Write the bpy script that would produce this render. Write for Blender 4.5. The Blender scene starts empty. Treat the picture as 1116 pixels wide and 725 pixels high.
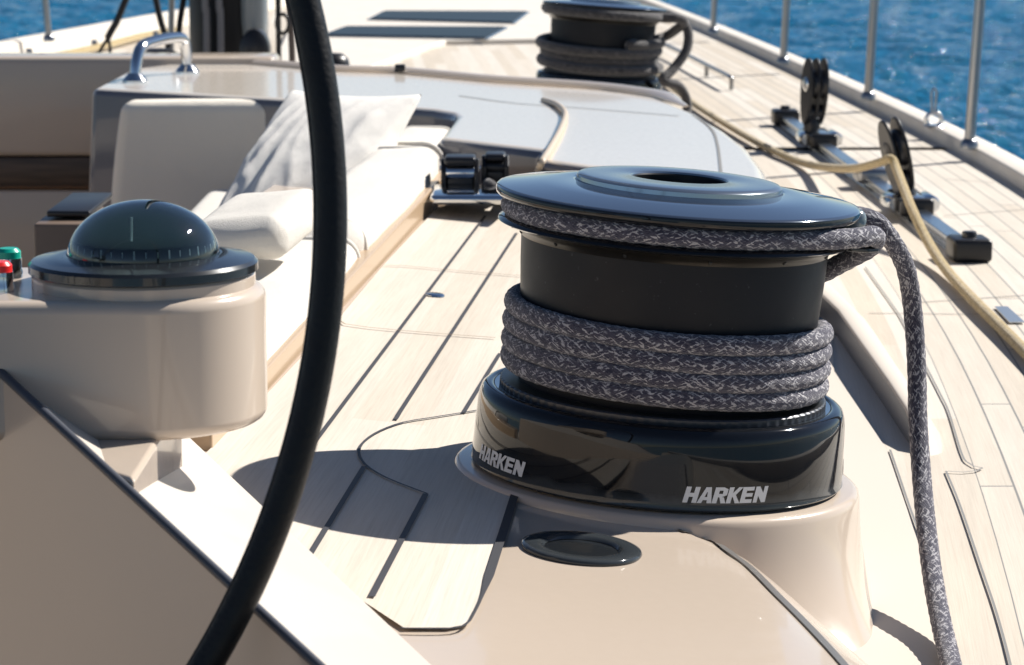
import bpy, bmesh, math, random
from mathutils import Vector, Matrix, noise
random.seed(7)
C = bpy.context.scene
COL = C.collection
R = math.radians

# ------------------------------------------------------------------ camera, light, exposure
F, W0, H0 = 2900.0, 1116.0, 725.0
PITCH = math.atan((H0/2+140)/F)
CAM_H = 0.678
cam = bpy.data.cameras.new('camera'); camo = bpy.data.objects.new('camera', cam); COL.objects.link(camo)
camo.location = (0, 0, CAM_H); camo.rotation_euler = (math.pi/2-PITCH, 0, 0)
cam.sensor_width = 36; cam.lens = 36*F/W0; cam.clip_start = 0.05; cam.clip_end = 20000
cam.dof.use_dof = True; cam.dof.focus_distance = 3.0; cam.dof.aperture_fstop = 15.0
C.camera = camo
SUN_EL, SUN_AZ = R(41), R(57)                     # azimuth from +Y (bow) towards +X (starboard)
w = bpy.data.worlds.new('World'); C.world = w; w.use_nodes = True
nt = w.node_tree; nt.nodes.clear()
sky = nt.nodes.new('ShaderNodeTexSky'); sky.sky_type = 'NISHITA'; sky.sun_disc = False
sky.sun_elevation = SUN_EL; sky.sun_rotation = SUN_AZ; sky.air_density = 0.75; sky.dust_density = 0.15; sky.ozone_density = 2.5
bg = nt.nodes.new('ShaderNodeBackground'); bg.inputs[1].default_value = 0.05
wo = nt.nodes.new('ShaderNodeOutputWorld'); nt.links.new(sky.outputs[0], bg.inputs[0]); nt.links.new(bg.outputs[0], wo.inputs[0])
sl = bpy.data.lights.new('sun', 'SUN'); sl.energy = 5.0; sl.angle = R(0.53); sl.color = (1, .958, .895)
so = bpy.data.objects.new('sun', sl); COL.objects.link(so)
sd = Vector((math.sin(SUN_AZ)*math.cos(SUN_EL), math.cos(SUN_AZ)*math.cos(SUN_EL), math.sin(SUN_EL)))
so.rotation_euler = sd.to_track_quat('Z', 'Y').to_euler(); so.location = (6, 4, 8)
C.view_settings.view_transform = 'Standard'; C.view_settings.look = 'None'
C.view_settings.exposure = 0.79; C.view_settings.gamma = 1
C.cycles.max_bounces = 8; C.cycles.use_denoising = True

# ------------------------------------------------------------------ measuring helpers (photo pixel -> real point on a real plane)
def ray(x, y):
    u, v = x-W0/2, H0/2-y
    return Vector((u, F*math.cos(PITCH)+v*math.sin(PITCH), -F*math.sin(PITCH)+v*math.cos(PITCH)))
EYE = Vector((0, 0, CAM_H))
def P(x, y, z=0.0):
    d = ray(x, y); return EYE+d*((z-CAM_H)/d.z)
def PD(x, y, D):
    d = ray(x, y); return EYE+d*(D/d.y)
TILT = R(5.0)
WC = PD(715, 510, 3.0)                             # foot of the near winch
WN = Vector((math.sin(TILT), 0, math.cos(TILT)))
def PL(x, y, off=0.0):                             # on the coaming top, which falls 5 degrees to starboard
    d = ray(x, y); o = WC+WN*off
    return EYE+d*((o-EYE).dot(WN)/d.dot(WN))
def zpl(X, off=0.0):
    return WC.z+off/math.cos(TILT)-math.tan(TILT)*(X-WC.x)
ZS = -0.15                                         # side deck
ZC = 0.115                                         # coachroof top

# ------------------------------------------------------------------ mesh helpers
def catmull(pts, step=0.01, closed=False):
    pts = [Vector(p) for p in pts]; n = len(pts); out = []
    segs = n if closed else n-1
    for i in range(segs):
        if closed: p0, p1, p2, p3 = pts[i-1], pts[i], pts[(i+1) % n], pts[(i+2) % n]
        else:
            p1, p2 = pts[i], pts[i+1]
            p0 = pts[i-1] if i else p1*2-p2
            p3 = pts[i+2] if i+2 < n else p2*2-p1
        k = max(1, int((p2-p1).length/step))
        for j in range(k):
            t = j/k; t2 = t*t; t3 = t2*t
            out.append(0.5*((2*p1)+(p2-p0)*t+(2*p0-5*p1+4*p2-p3)*t2+(3*p1-p0-3*p2+p3)*t3))
    if not closed: out.append(pts[-1])
    return out
def tube(pts, r, n=12, closed=False, bm=None, braid=0.0, caps=True, flat=1.0):
    bm = bm or bmesh.new(); uv = bm.loops.layers.uv.verify()
    pts = [Vector(p) for p in pts]; m = len(pts)
    tans = []
    for i in range(m):
        a = pts[(i+1) % m] if (closed or i+1 < m) else pts[i]; b = pts[i-1] if (closed or i) else pts[i]
        t = a-b
        tans.append(t.normalized() if t.length > 1e-9 else Vector((0, 0, 1)))
    up = Vector((0, 0, 1)) if abs(tans[0].z) < .9 else Vector((1, 0, 0))
    nrm = (up-tans[0]*up.dot(tans[0])).normalized()
    rings = []; L = 0; Ls = []
    for i in range(m):
        if i:
            L += (pts[i]-pts[i-1]).length
            nrm = (nrm-tans[i]*nrm.dot(tans[i])).normalized()
        bi = tans[i].cross(nrm); ring = []
        rr = r(i/(m-1)) if callable(r) else r
        for k in range(n):
            a = 2*math.pi*k/n; q = rr
            if braid: q = rr*(1+braid*math.sin(L/rr*3.4+a*(8 if k % 2 else -8)))
            ring.append(bm.verts.new(pts[i]+nrm*math.cos(a)*q+bi*math.sin(a)*q*flat))
        rings.append(ring); Ls.append(L)
    cnt = m if closed else m-1
    for i in range(cnt):
        A, B = rings[i], rings[(i+1) % m]; v0 = Ls[i]; v1 = Ls[i+1] if i+1 < m else Ls[i]+(pts[0]-pts[-1]).length
        for k in range(n):
            f = bm.faces.new((A[k], A[(k+1) % n], B[(k+1) % n], B[k]))
            us = (k/n, (k+1)/n, (k+1)/n, k/n); vs = (v0, v0, v1, v1)
            for lp, a, b in zip(f.loops, us, vs): lp[uv].uv = (a, b)
    if caps and not closed:
        bm.faces.new(rings[0][::-1]); bm.faces.new(rings[-1])
    return bm
def lathe(prof, n=96, bm=None, M=None, a0=0, a1=2*math.pi):
    bm = bm or bmesh.new(); full = abs(a1-a0-2*math.pi) < 1e-6
    cols = []
    for k in range(n if full else n+1):
        a = a0+(a1-a0)*k/n; c, s = math.cos(a), math.sin(a); col = []
        for (r, z) in prof:
            if r < 1e-6 and k and full: col.append(cols[0][len(col)]); continue
            p = Vector((r*c, r*s, z)); col.append(bm.verts.new(M @ p if M else p))
        cols.append(col)
    cn = n
    for k in range(cn):
        A, B = cols[k], cols[(k+1) % len(cols)]
        for i in range(len(prof)-1):
            vs = []
            for v in (A[i], B[i], B[i+1], A[i+1]):
                if v not in vs: vs.append(v)
            if len(vs) > 2: bm.faces.new(vs)
    return bm
def rbox(c, s, r=0.01, seg=3, bm=None, M=None, puff=0.0, n=1):
    """rounded box: centre c, full size s, edge radius r; n adds flat subdivisions, puff swells it like a cushion"""
    bm = bm or bmesh.new(); c = Vector(c); h = Vector(s)/2; r = min(r, min(h)*.999)
    def axis(hh):
        a = [-hh+r*(1-math.cos(math.pi/2*i/seg)) for i in range(seg+1)]
        mid = [(-hh+r)+(2*hh-2*r)*i/n for i in range(1, n)]
        return a+mid+[-x for x in a[::-1]]
    ax = [axis(h.x), axis(h.y), axis(h.z)]; cache = {}
    def vert(p):
        q = Vector([max(-h[i]+r, min(h[i]-r, p[i])) for i in range(3)]); d = Vector(p)-q
        if d.length > 1e-9: p2 = q+d.normalized()*r
        else: p2 = Vector(p)
        if puff:
            e = [1-(p2[i]/h[i])**2 for i in range(3)]
            p2 = Vector([p2[i]*(1+puff*max(0, e[(i+1) % 3])*max(0, e[(i+2) % 3])) for i in range(3)])
        k = tuple(round(x, 6) for x in p)
        if k not in cache:
            p3 = p2+c; cache[k] = bm.verts.new(M @ p3 if M else p3)
        return cache[k]
    for d in range(3):
        a, b = (d+1) % 3, (d+2) % 3
        for sgn in (-1, 1):
            for i in range(len(ax[a])-1):
                for j in range(len(ax[b])-1):
                    q = []
                    for (ii, jj) in ((i, j), (i+1, j), (i+1, j+1), (i, j+1)):
                        p = [0, 0, 0]; p[d] = sgn*h[d]; p[a] = ax[a][ii]; p[b] = ax[b][jj]; q.append(vert(p))
                    if sgn < 0: q = q[::-1]
                    u = []
                    for v in q:
                        if v not in u: u.append(v)
                    if len(u) > 2:
                        try: bm.faces.new(u)
                        except ValueError: pass
    return bm
def prism(pts, ext, bm=None):
    bm = bm or bmesh.new(); pts = [Vector(p) for p in pts]; e = Vector(ext)
    a = [bm.verts.new(p) for p in pts]; b = [bm.verts.new(p+e) for p in pts]; n = len(pts)
    bm.faces.new(a); bm.faces.new(b[::-1])
    for i in range(n): bm.faces.new((a[i], b[i], b[(i+1) % n], a[(i+1) % n]))
    return bm
def sheet(rows, bm=None, uvs=None, closed=False):
    bm = bm or bmesh.new(); uv = bm.loops.layers.uv.verify()
    V = [[bm.verts.new(p) for p in r] for r in rows]
    for i in range(len(V)-1):
        for j in range(len(V[0])-1):
            f = bm.faces.new((V[i][j], V[i][j+1], V[i+1][j+1], V[i+1][j]))
            if uvs:
                for lp, (a, b) in zip(f.loops, ((i, j), (i, j+1), (i+1, j+1), (i+1, j))): lp[uv].uv = uvs[a][b]
    return bm
def poly(pts, bm=None):
    bm = bm or bmesh.new(); bm.faces.new([bm.verts.new(p) for p in pts]); return bm
def strip(pts, wd, up=Vector((0, 0, 1)), bm=None, mi=0, wf=None):
    """flat ribbon of width wd along pts (caulking)"""
    bm = bm or bmesh.new(); pts = [Vector(p) for p in pts]; prev = None
    for i, p in enumerate(pts):
        t = (pts[min(i+1, len(pts)-1)]-pts[max(i-1, 0)]).normalized(); s = t.cross(up).normalized()*(wf(i/(len(pts)-1)) if wf else wd)/2
        cur = (bm.verts.new(p-s), bm.verts.new(p+s))
        if prev:
            f = bm.faces.new((prev[0], prev[1], cur[1], cur[0])); f.material_index = mi
        prev = cur
    return bm
def pillow(corners, thick, nrm, n=26, wr=0.006, seed=0.0, bm=None, pinch=0.06):
    bm = bm or bmesh.new(); a, b, c, d = [Vector(p) for p in corners]; nrm = Vector(nrm).normalized(); sides = []
    ctr = (a+b+c+d)/4
    for sg in (1, -1):
        g = []
        for i in range(n+1):
            row = []
            for j in range(n+1):
                u, v = i/n, j/n; x, y = 2*u-1, 2*v-1
                p = (a*(1-u)+b*u)*(1-v)+(d*(1-u)+c*u)*v
                p = p+(ctr-p)*pinch*((1-x*x)*abs(y)**2+(1-y*y)*abs(x)**2)*1.4
                e = max(0, (1-x*x)*(1-y*y))**.42
                q_ = u*5.5+v*1.1+.5*noise.noise(Vector((u*2, v*2, seed))); wv = .7*noise.noise(Vector((u*2.2+seed, v*1.6, sg*2.0)))+.9*(.5-abs(noise.noise(Vector((q_, v*.8, sg*3.0))))*2)+.25*noise.noise(Vector((u*11, v*9, seed)))
                p = p+nrm*sg*(thick/2*e+wr*wv*min(1, e*1.6))
                row.append(p)
            g.append(row)
        sides.append(g)
    V = {}
    for s, g in enumerate(sides):
        for i in range(n+1):
            for j in range(n+1):
                edge = i in (0, n) or j in (0, n)
                if edge and s: V[s, i, j] = V[0, i, j]
                else: V[s, i, j] = bm.verts.new(g[i][j])
        for i in range(n):
            for j in range(n):
                q = (V[s, i, j], V[s, i+1, j], V[s, i+1, j+1], V[s, i, j+1])
                bm.faces.new(q if s == 0 else q[::-1])
    return bm
def obj(name, bm, mat, parent=None, local=False, smooth=38, bevel=0, bseg=3, recalc=True):
    if recalc and bm.faces: bmesh.ops.recalc_face_normals(bm, faces=bm.faces)
    me = bpy.data.meshes.new(name)
    if parent is not None and not local:
        bmesh.ops.translate(bm, verts=bm.verts, vec=-origin(parent))
    bm.to_mesh(me); bm.free()
    for m in (mat if isinstance(mat, (list, tuple)) else [mat]): me.materials.append(m)
    if smooth:
        me.shade_smooth()
        if smooth < 180: me.set_sharp_from_angle(angle=R(smooth))
    o = bpy.data.objects.new(name, me); COL.objects.link(o)
    if parent is not None: o.parent = parent
    if bevel:
        b = o.modifiers.new('bevel', 'BEVEL'); b.width = bevel; b.segments = bseg; b.limit_method = 'ANGLE'; b.angle_limit = R(35); b.harden_normals = True
    return o
def origin(o):
    v = Vector(o.location); p = o.parent
    while p is not None: v = v+Vector(p.location); p = p.parent
    return v
def tag(o, label, cat, group=None):
    o['label'] = label; o['category'] = cat
    if group: o['group'] = group
    return o
def thing(name, label, cat, loc=(0, 0, 0), rot=(0, 0, 0), group=None):
    o = bpy.data.objects.new(name, None); o.empty_display_size = .05; COL.objects.link(o)
    o.location = loc; o.rotation_euler = rot
    return tag(o, label, cat, group)
def struct(name, bm, mat, **k):
    o = obj(name, bm, mat, **k); o['kind'] = 'structure'; return o
def copy_thing(root, loc, rot=None, scale=1, label=None):
    def rec(o, par):
        c = o.copy(); COL.objects.link(c)
        if par is not None: c.parent = par
        for ch in list(o.children): rec(ch, c)
        return c
    r = rec(root, None); r.location = loc
    if rot is not None: r.rotation_euler = rot
    r.scale = (scale,)*3
    if label: r['label'] = label
    return r

# ------------------------------------------------------------------ materials
def mat(name, col, rough=.5, metal=0, coat=0, coat_rough=.03, spec=.5, trans=0, ior=1.45, sheen=0):
    m = bpy.data.materials.new(name); m.use_nodes = True; b = m.node_tree.nodes['Principled BSDF']; i = b.inputs
    i['Base Color'].default_value = (*col, 1); i['Roughness'].default_value = rough; i['Metallic'].default_value = metal
    i['Coat Weight'].default_value = coat; i['Coat Roughness'].default_value = coat_rough
    i['Specular IOR Level'].default_value = spec; i['Transmission Weight'].default_value = trans; i['IOR'].default_value = ior
    i['Sheen Weight'].default_value = sheen
    return m
class N:
    def __init__(s, m): s.t = m.node_tree; s.b = s.t.nodes['Principled BSDF']
    def add(s, ty, **k):
        n = s.t.nodes.new('ShaderNode'+ty)
        for a, v in k.items(): setattr(n, a, v)
        return n
    def put(s, sock, v):
        if hasattr(v, 'is_output') or isinstance(v, bpy.types.NodeSocket): s.t.links.new(v, sock)
        elif isinstance(v, tuple) and len(v) == 3 and sock.type == 'RGBA': sock.default_value = (*v, 1)
        else: sock.default_value = v
    def math(s, op, a, b=0.0, c=None):
        n = s.add('Math', operation=op); s.put(n.inputs[0], a); s.put(n.inputs[1], b)
        if c is not None: s.put(n.inputs[2], c)
        return n.outputs[0]
    def noise(s, vec, scale, detail=3, rough=.5, dist=0):
        n = s.add('TexNoise'); s.put(n.inputs['Vector'], vec); n.inputs['Scale'].default_value = scale
        n.inputs['Detail'].default_value = detail; n.inputs['Roughness'].default_value = rough; n.inputs['Distortion'].default_value = dist
        return n.outputs['Fac']
    def map(s, vec, sc=(1, 1, 1), rot=(0, 0, 0)):
        n = s.add('Mapping'); s.put(n.inputs['Vector'], vec); n.inputs['Scale'].default_value = sc; n.inputs['Rotation'].default_value = rot
        return n.outputs[0]
    def ramp(s, f, stops, interp='LINEAR'):
        n = s.add('ValToRGB'); s.put(n.inputs[0], f); cr = n.color_ramp; cr.interpolation = interp
        while len(cr.elements) < len(stops): cr.elements.new(.5)
        for e, (p, c) in zip(cr.elements, stops): e.position = p; e.color = (*c, 1) if len(c) == 3 else c
        return n.outputs[0]
    def mix(s, f, a, b, blend='MIX'):
        n = s.add('Mix', data_type='RGBA', blend_type=blend); s.put(n.inputs[0], f); s.put(n.inputs[6], a); s.put(n.inputs[7], b)
        return n.outputs[2]
    def obj(s): return s.add('TexCoord').outputs['Object']
    def uv(s): return s.add('TexCoord').outputs['UV']
    def bump(s, h, strength=.3, dist=.002):
        n = s.add('Bump'); s.put(n.inputs['Height'], h); n.inputs['Strength'].default_value = strength; n.inputs['Distance'].default_value = dist
        s.t.links.new(n.outputs[0], s.b.inputs['Normal']); return n.outputs[0]
    def set(s, name, v): s.put(s.b.inputs[name], v)

def grp_mat(name, col, rough=.22):
    m = mat(name, col, rough, coat=.55, coat_rough=.04, spec=.25); n = N(m); o = n.obj()
    a = n.noise(o, 6, 4, .6); b = n.noise(o, 90, 2)
    c = n.mix(n.math('MULTIPLY', a, .16), col, tuple(x*.8 for x in col)); n.set('Base Color', c)
    n.set('Roughness', n.math('ADD', n.math('MULTIPLY', b, .12), rough-.06))
    n.set('Coat Roughness', n.math('MULTIPLY', a, .09))
    n.bump(n.noise(o, 9, 2), .04, .006)
    return m
GRP = grp_mat('taupe_gelcoat', (.51, .425, .345))
CREAM = mat('cream_gelcoat', (.66, .61, .54), .6, spec=.3); n_ = N(CREAM); n_.set('Base Color', n_.ramp(n_.noise(n_.obj(), 7, 4, .6), [(.3, (.60, .55, .48)), (.7, (.68, .63, .56))]))
GRP_SHADE = grp_mat('gelcoat_shade_tone', (.115, .12, .145))  # dark copy of the gelcoat, shade put into its colour
ROOF = grp_mat('glossy_pale_gelcoat', (.80, .72, .62)); ROOF.node_tree.nodes['Principled BSDF'].inputs['Coat Weight'].default_value = .6; ROOF.node_tree.nodes['Principled BSDF'].inputs['Specular IOR Level'].default_value = .5
HULLP = grp_mat('hull_paint', (.52, .47, .41))

def teak_mat(name, seams):
    m = mat(name, (.6, .54, .46), .62, spec=.3); n = N(m); uv = n.uv()
    s = n.add('SeparateXYZ'); n.put(s.inputs[0], uv); u, v = s.outputs[0], s.outputs[1]
    fl = n.math('FLOOR', u)
    wn = n.add('TexWhiteNoise', noise_dimensions='1D'); n.put(wn.inputs['W'], fl)
    off = n.math('MULTIPLY', wn.outputs['Value'], 7.3)
    vb = n.math('DIVIDE', n.math('ADD', v, off), 2.6)
    wn2 = n.add('TexWhiteNoise', noise_dimensions='2D')
    cx = n.add('CombineXYZ'); n.put(cx.inputs[0], fl); n.put(cx.inputs[1], n.math('FLOOR', vb)); n.put(wn2.inputs['Vector'], cx.outputs[0])
    g = n.noise(n.map(uv, (9, 1.6, 1)), 3.2, 5, .65, .4)
    g2 = n.noise(n.map(uv, (40, 2.2, 1)), 5, 3, .7)
    bl = n.noise(n.map(uv, (1.1, 1.3, 1)), 1.7, 4, .6)
    grain = n.math('ADD', n.math('MULTIPLY', g, .55), n.math('MULTIPLY', g2, .45))
    c = n.ramp(grain, [(.30, (.45, .395, .325)), (.50, (.545, .49, .415)), (.72, (.60, .55, .475))])
    pv = n.math('ADD', n.math('MULTIPLY', wn2.outputs['Value'], .20), .88)
    tint = n.mix(wn2.outputs['Value'], (1, .97, .93), (.95, .97, 1.0))
    c = n.mix(1.0, c, tint, 'MULTIPLY')
    hsv = n.add('HueSaturation'); n.put(hsv.inputs['Color'], c); n.put(hsv.inputs['Value'], n.math('MULTIPLY', pv, n.math('ADD', n.math('MULTIPLY', bl, .3), .9)))
    c = hsv.outputs[0]
    hgt = n.math('MULTIPLY', grain, .5)
    if seams:
        fr = n.math('FRACT', u); d = n.math('ABSOLUTE', n.math('SUBTRACT', fr, .5))
        se = n.math('GREATER_THAN', d, .5-.034)
        fb = n.math('FRACT', vb); sb = n.math('GREATER_THAN', n.math('ABSOLUTE', n.math('SUBTRACT', fb, .5)), .5-.0011)
        se = n.math('MAXIMUM', se, sb)
        sg = n.math('MULTIPLY', se, n.math('GREATER_THAN', u, 0.0))
        c = n.mix(sg, c, (.20, .195, .185)); hgt = n.math('SUBTRACT', hgt, n.math('MULTIPLY', sg, .6))
    n.set('Base Color', c); n.bump(hgt, .35, .0012)
    return m
TEAK = teak_mat('weathered_teak_planking', True)
TEAKP = teak_mat('weathered_teak_boards', False)
CAULK = mat('black_caulk', (.035, .035, .04), .6)
CAULKG = mat('grey_caulk', (.20, .195, .185), .6)
THIN = mat('thin_brown_joint', (.20, .14, .09), .7)

def gloss_black():
    m = mat('gloss_black_anodised', (.006, .007, .009), .12, coat=.6, coat_rough=.02, spec=.1); n = N(m); o = n.obj()
    a = n.noise(o, 14, 5, .65); r = n.ramp(a, [(.45, (.06,)*3), (.62, (.11,)*3), (.75, (.26,)*3)])
    n.set('Roughness', r)
    n.set('Coat Roughness', n.ramp(n.noise(o, 26, 4, .6), [(.4, (.012,)*3), (.8, (.06,)*3)]))
    # dried salt film low on the skirt
    s = n.add('SeparateXYZ'); n.put(s.inputs[0], o)
    low = n.ramp(n.math('ADD', s.outputs[2], n.math('MULTIPLY', n.noise(o, 22, 4, .6), -.022)), [(.0, (1,)*3), (.0035, (.6,)*3), (.006, (0,)*3)])
    n.set('Base Color', n.mix(n.math('MULTIPLY', low, .30), (.006, .007, .009), (.10, .115, .125)))
    return m
GLOSS = gloss_black()
def drum_mat():
    m = mat('drum_matte_black', (.010, .011, .014), .42, spec=.22); n = N(m); o = n.obj()
    n.set('Roughness', n.math('ADD', n.math('MULTIPLY', n.noise(o, 20, 4), .25), .32))
    sp = n.ramp(n.noise(o, 160, 2, .5), [(.70, (0,)*3), (.76, (1,)*3)])
    n.set('Base Color', n.mix(n.math('MULTIPLY', sp, .25), (.010, .011, .014), (.1, .1, .11)))
    n.bump(n.noise(n.map(o, (1, 1, 8)), 60, 3), .08, .001); return m
DRUM = drum_mat()
JAWTOP = mat('polished_dark_titanium', (.20, .23, .265), .055, metal=.9, coat=.6, coat_rough=.02)
n_ = N(JAWTOP); n_.set('Roughness', n_.math('ADD', n_.math('MULTIPLY', n_.noise(n_.obj(), 30, 4, .6), .07), .03))
HUBM = mat('satin_titanium', (.36, .40, .43), .16, metal=.9)
BRONZE = mat('dark_bronze_ring', (.022, .020, .017), .28, metal=.6)
CHROME = mat('polished_stainless', (.62, .63, .64), .1, metal=1)
STEEL = mat('brushed_stainless', (.30, .305, .315), .3, metal=1)
ALU = mat('grey_anodised_track', (.52, .56, .60), .22, metal=1)
BLACKP = mat('black_plastic', (.012, .012, .014), .35)
RUBBER = mat('grey_rubber', (.055, .06, .075), .45)
WHITEL = mat('white_lettering', (.62, .64, .66), .45)
ARMM = mat('dark_satin_arm', (.05, .055, .06), .25, metal=.6)
GREYGLASS = mat('stripper_knob_grey', (.22, .26, .27), .18, metal=.4)
RED = mat('red_button', (.65, .02, .02), .3); GREEN = mat('green_button', (.0, .30, .22), .3)
def leather():
    m = mat('black_stitched_leather', (.014, .014, .015), .42, spec=.5); n = N(m); uv = n.uv()
    n.set('Roughness', n.math('ADD', n.math('MULTIPLY', n.noise(n.obj(), 60, 4), .3), .25))
    n.bump(n.math('ADD', n.noise(n.obj(), 260, 3), n.math('MULTIPLY', n.noise(n.obj(), 40, 3), .6)), .4, .0014); return m
LEATHER = leather(); LEATHER.node_tree.nodes['Principled BSDF'].inputs['Specular IOR Level'].default_value = .28; LEATHER.node_tree.nodes['Principled BSDF'].inputs['Base Color'].default_value = (.008, .008, .008, 1)
def fabric(name, col, sc=700, rough=.85):
    m = mat(name, col, rough, spec=.2, sheen=.2); n = N(m); o = n.obj()
    wv = n.add('TexVoronoi'); n.put(wv.inputs['Vector'], o); wv.inputs['Scale'].default_value = sc
    big = n.noise(o, 9, 4, .55)
    n.set('Base Color', n.mix(n.math('MULTIPLY', n.noise(o, 240, 3), .25), col, tuple(x*.78 for x in col)))
    n.bump(n.math('ADD', n.math('MULTIPLY', big, 3.0), n.math('MULTIPLY', wv.outputs['Distance'], .4)), .5, .004); return m
CUSH = fabric('ivory_canvas', (.67, .63, .565)); LINEN = fabric('white_linen', (.76, .725, .67)); OLIVE = fabric('greige_canvas', (.84, .77, .655))
def rope_mat(name, dark, mid, light, cells=(23, 190), w=(.50, .598), bump=.7):
    m = mat(name, mid, .85, spec=.2, sheen=.3); n = N(m); uv = n.uv()
    s = n.add('SeparateXYZ'); n.put(s.inputs[0], uv); u = n.math('MULTIPLY', s.outputs[0], cells[0]); v = n.math('MULTIPLY', s.outputs[1], cells[1])
    jit = n.math('MULTIPLY', n.math('SUBTRACT', n.noise(n.map(uv, (5, 90, 1)), 4, 2), .5), 1.1)
    a = n.math('ADD', n.math('ADD', u, v), jit); b = n.math('SUBTRACT', n.math('SUBTRACT', u, v), jit)
    par = n.math('MODULO', n.math('ABSOLUTE', n.math('ADD', n.math('FLOOR', a), n.math('FLOOR', b))), 2.0)
    ca = n.add('CombineXYZ'); n.put(ca.inputs[0], n.math('MULTIPLY', a, 1.2)); n.put(ca.inputs[1], n.math('MULTIPLY', b, .34))
    cb = n.add('CombineXYZ'); n.put(cb.inputs[0], n.math('MULTIPLY', a, .34)); n.put(cb.inputs[1], n.math('MULTIPLY', b, 1.2)); cb.inputs[2].default_value = 7.7
    na = n.noise(ca.outputs[0], 1.0, 1, .5); nb = n.noise(cb.outputs[0], 1.0, 1, .5)
    val = n.math('MAXIMUM', na, nb)
    c = n.ramp(val, [(.44, dark), (w[0], mid), (w[1], mid), (w[1]+.05, light)])
    fib = n.noise(n.map(uv, (90, 1300, 1), (0, 0, .5)), 2, 2)
    c = n.mix(n.math('MULTIPLY', fib, .5), c, tuple(x*.6 for x in mid))
    fa = n.math('SUBTRACT', n.math('FRACT', a), .5); fb = n.math('SUBTRACT', n.math('FRACT', b), .5)
    h = n.math('SUBTRACT', 1.0, n.math('ADD', n.math('MULTIPLY', fa, fa), n.math('MULTIPLY', fb, fb)))
    h = n.math('ADD', n.math('MULTIPLY', h, 1.6), n.math('MULTIPLY', fib, .6))
    n.set('Base Color', c); n.bump(h, bump, .0016); return m
ROPE = rope_mat('navy_flecked_braid', (.030, .029, .052), (.080, .076, .104), (.58, .56, .57))
ROPEB = rope_mat('tan_braid', (.27, .185, .075), (.42, .315, .145), (.54, .43, .23), (12, 90), (.5, .62), .5)
ROPED = rope_mat('charcoal_braid', (.035, .034, .038), (.075, .07, .07), (.14, .13, .125), (12, 90), (.5, .62), .5)
WOOD = mat('dark_walnut', (.07, .045, .03), .4); n_ = N(WOOD)
n_.set('Base Color', n_.ramp(n_.noise(n_.map(n_.obj(), (1.5, 20, 22)), 3, 4), [(.3, (.045, .028, .018)), (.7, (.10, .065, .043))]))
WOODT = mat('taupe_veneer', (.16, .115, .085), .4)
SMOKE = mat('smoked_glass', (.006, .009, .009), .3, spec=.1)
MASTM = mat('black_carbon', (.006, .006, .007), .5, spec=.3); MASTG = mat('grey_mast_panel', (.18, .21, .23), .3, coat=.3)
GLASS = mat('tinted_compass_glass', (.26, .39, .44), .015, trans=1.0, ior=1.34, coat=1, coat_rough=.01)
TICK = mat('pale_compass_marks', (.75, .78, .7), .5)
BLACKM = mat('black_compass_card', (.01, .012, .013), .5)
def water():
    m = mat('sea_water', (.006, .10, .27), .07, spec=.5, ior=1.33); n = N(m); o = n.obj()
    b = n.noise(n.map(o, (1, 1.2, 1), (0, 0, .25)), 4.5, 4, .65, .6)
    big = n.noise(o, .09, 3)
    n.set('Base Color', n.mix(big, (.005, .085, .185), (.009, .14, .26)))
    n.bump(b, .9, .12); return m
WATER = water()
print('materials done')

# ------------------------------------------------------------------ hull lines
def interp(tab, y):
    if y <= tab[0][0]: return tab[0][1]+(y-tab[0][0])*(tab[1][1]-tab[0][1])/(tab[1][0]-tab[0][0])
    for (a, b), (c, d) in zip(tab, tab[1:]):
        if y <= c: return b+(d-b)*(y-a)/(c-a)
    return tab[-1][1]
SL = [(-3, .2), (2, .14), (3, .115), (4.3, .08), (5.5, .035), (7, 0), (8.6, -.043), (12.6, -.061), (15, -.07), (20, -.085), (24.5, -.11)]
GT = []
acc = 0; yy = -3.0
while yy <= 24.51:
    GT.append((yy, acc)); acc += interp(SL, yy+.05)*.1; yy += .1
g7 = interp(GT, 7.06); GT = [(a, b-g7+1.345) for a, b in GT]
def g(y): return interp(GT, y)                     # inside edge of the starboard bulwark
PT = [(-3, -3.0), (4, -3.05), (8, -2.8), (12.1, -2.33), (15, -1.85), (20, -.97), (24.5, g(24.5))]
def pt(y): return interp(PT, y)                    # outside edge of the port bulwark

# ------------------------------------------------------------------ sea and decks
import numpy as np
rg = np.random.default_rng(5)
nr, nc = 660, 760
Y = 9*(150/9)**(np.arange(nr)/(nr-1)); A_ = np.linspace(R(-36), R(36), nc)
YY, AA = np.meshgrid(Y, A_, indexing='ij'); XX = YY*np.tan(AA); ZZ = np.zeros_like(XX)
for k in range(64):                                # wind sea: many short crests of mixed direction
    lam = .28*(4.2/.28)**(k/63); th = R(70)+rg.normal(0, .55); ph = rg.uniform(0, 6.28)
    kx, ky = math.cos(th)*2*math.pi/lam, math.sin(th)*2*math.pi/lam
    am = .0078*lam**.85
    md = .6+.4*np.sin(XX*.31*rg.normal()+YY*.27*rg.normal()+ph*3)
    fade = np.clip(lam/(YY*.0044*2.2)-.6, 0, 1)
    sn = np.sin(kx*XX+ky*YY+ph+.6*np.sin(.7*XX+.5*YY+k))
    ZZ += am*fade*md*(1-2*np.abs(sn)**.8+.3)
rim_ = np.minimum(1, np.minimum((YY-9)/3, (150-YY)/40)); ZZ = -1.8+ZZ*np.clip(rim_, 0, 1)
me = bpy.data.meshes.new('sea'); co = np.stack([XX, YY, ZZ], -1).reshape(-1, 3).astype(np.float32)
ix = np.arange(nr*nc).reshape(nr, nc); qd = np.stack([ix[:-1, :-1], ix[:-1, 1:], ix[1:, 1:], ix[1:, :-1]], -1).reshape(-1, 4)
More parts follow.
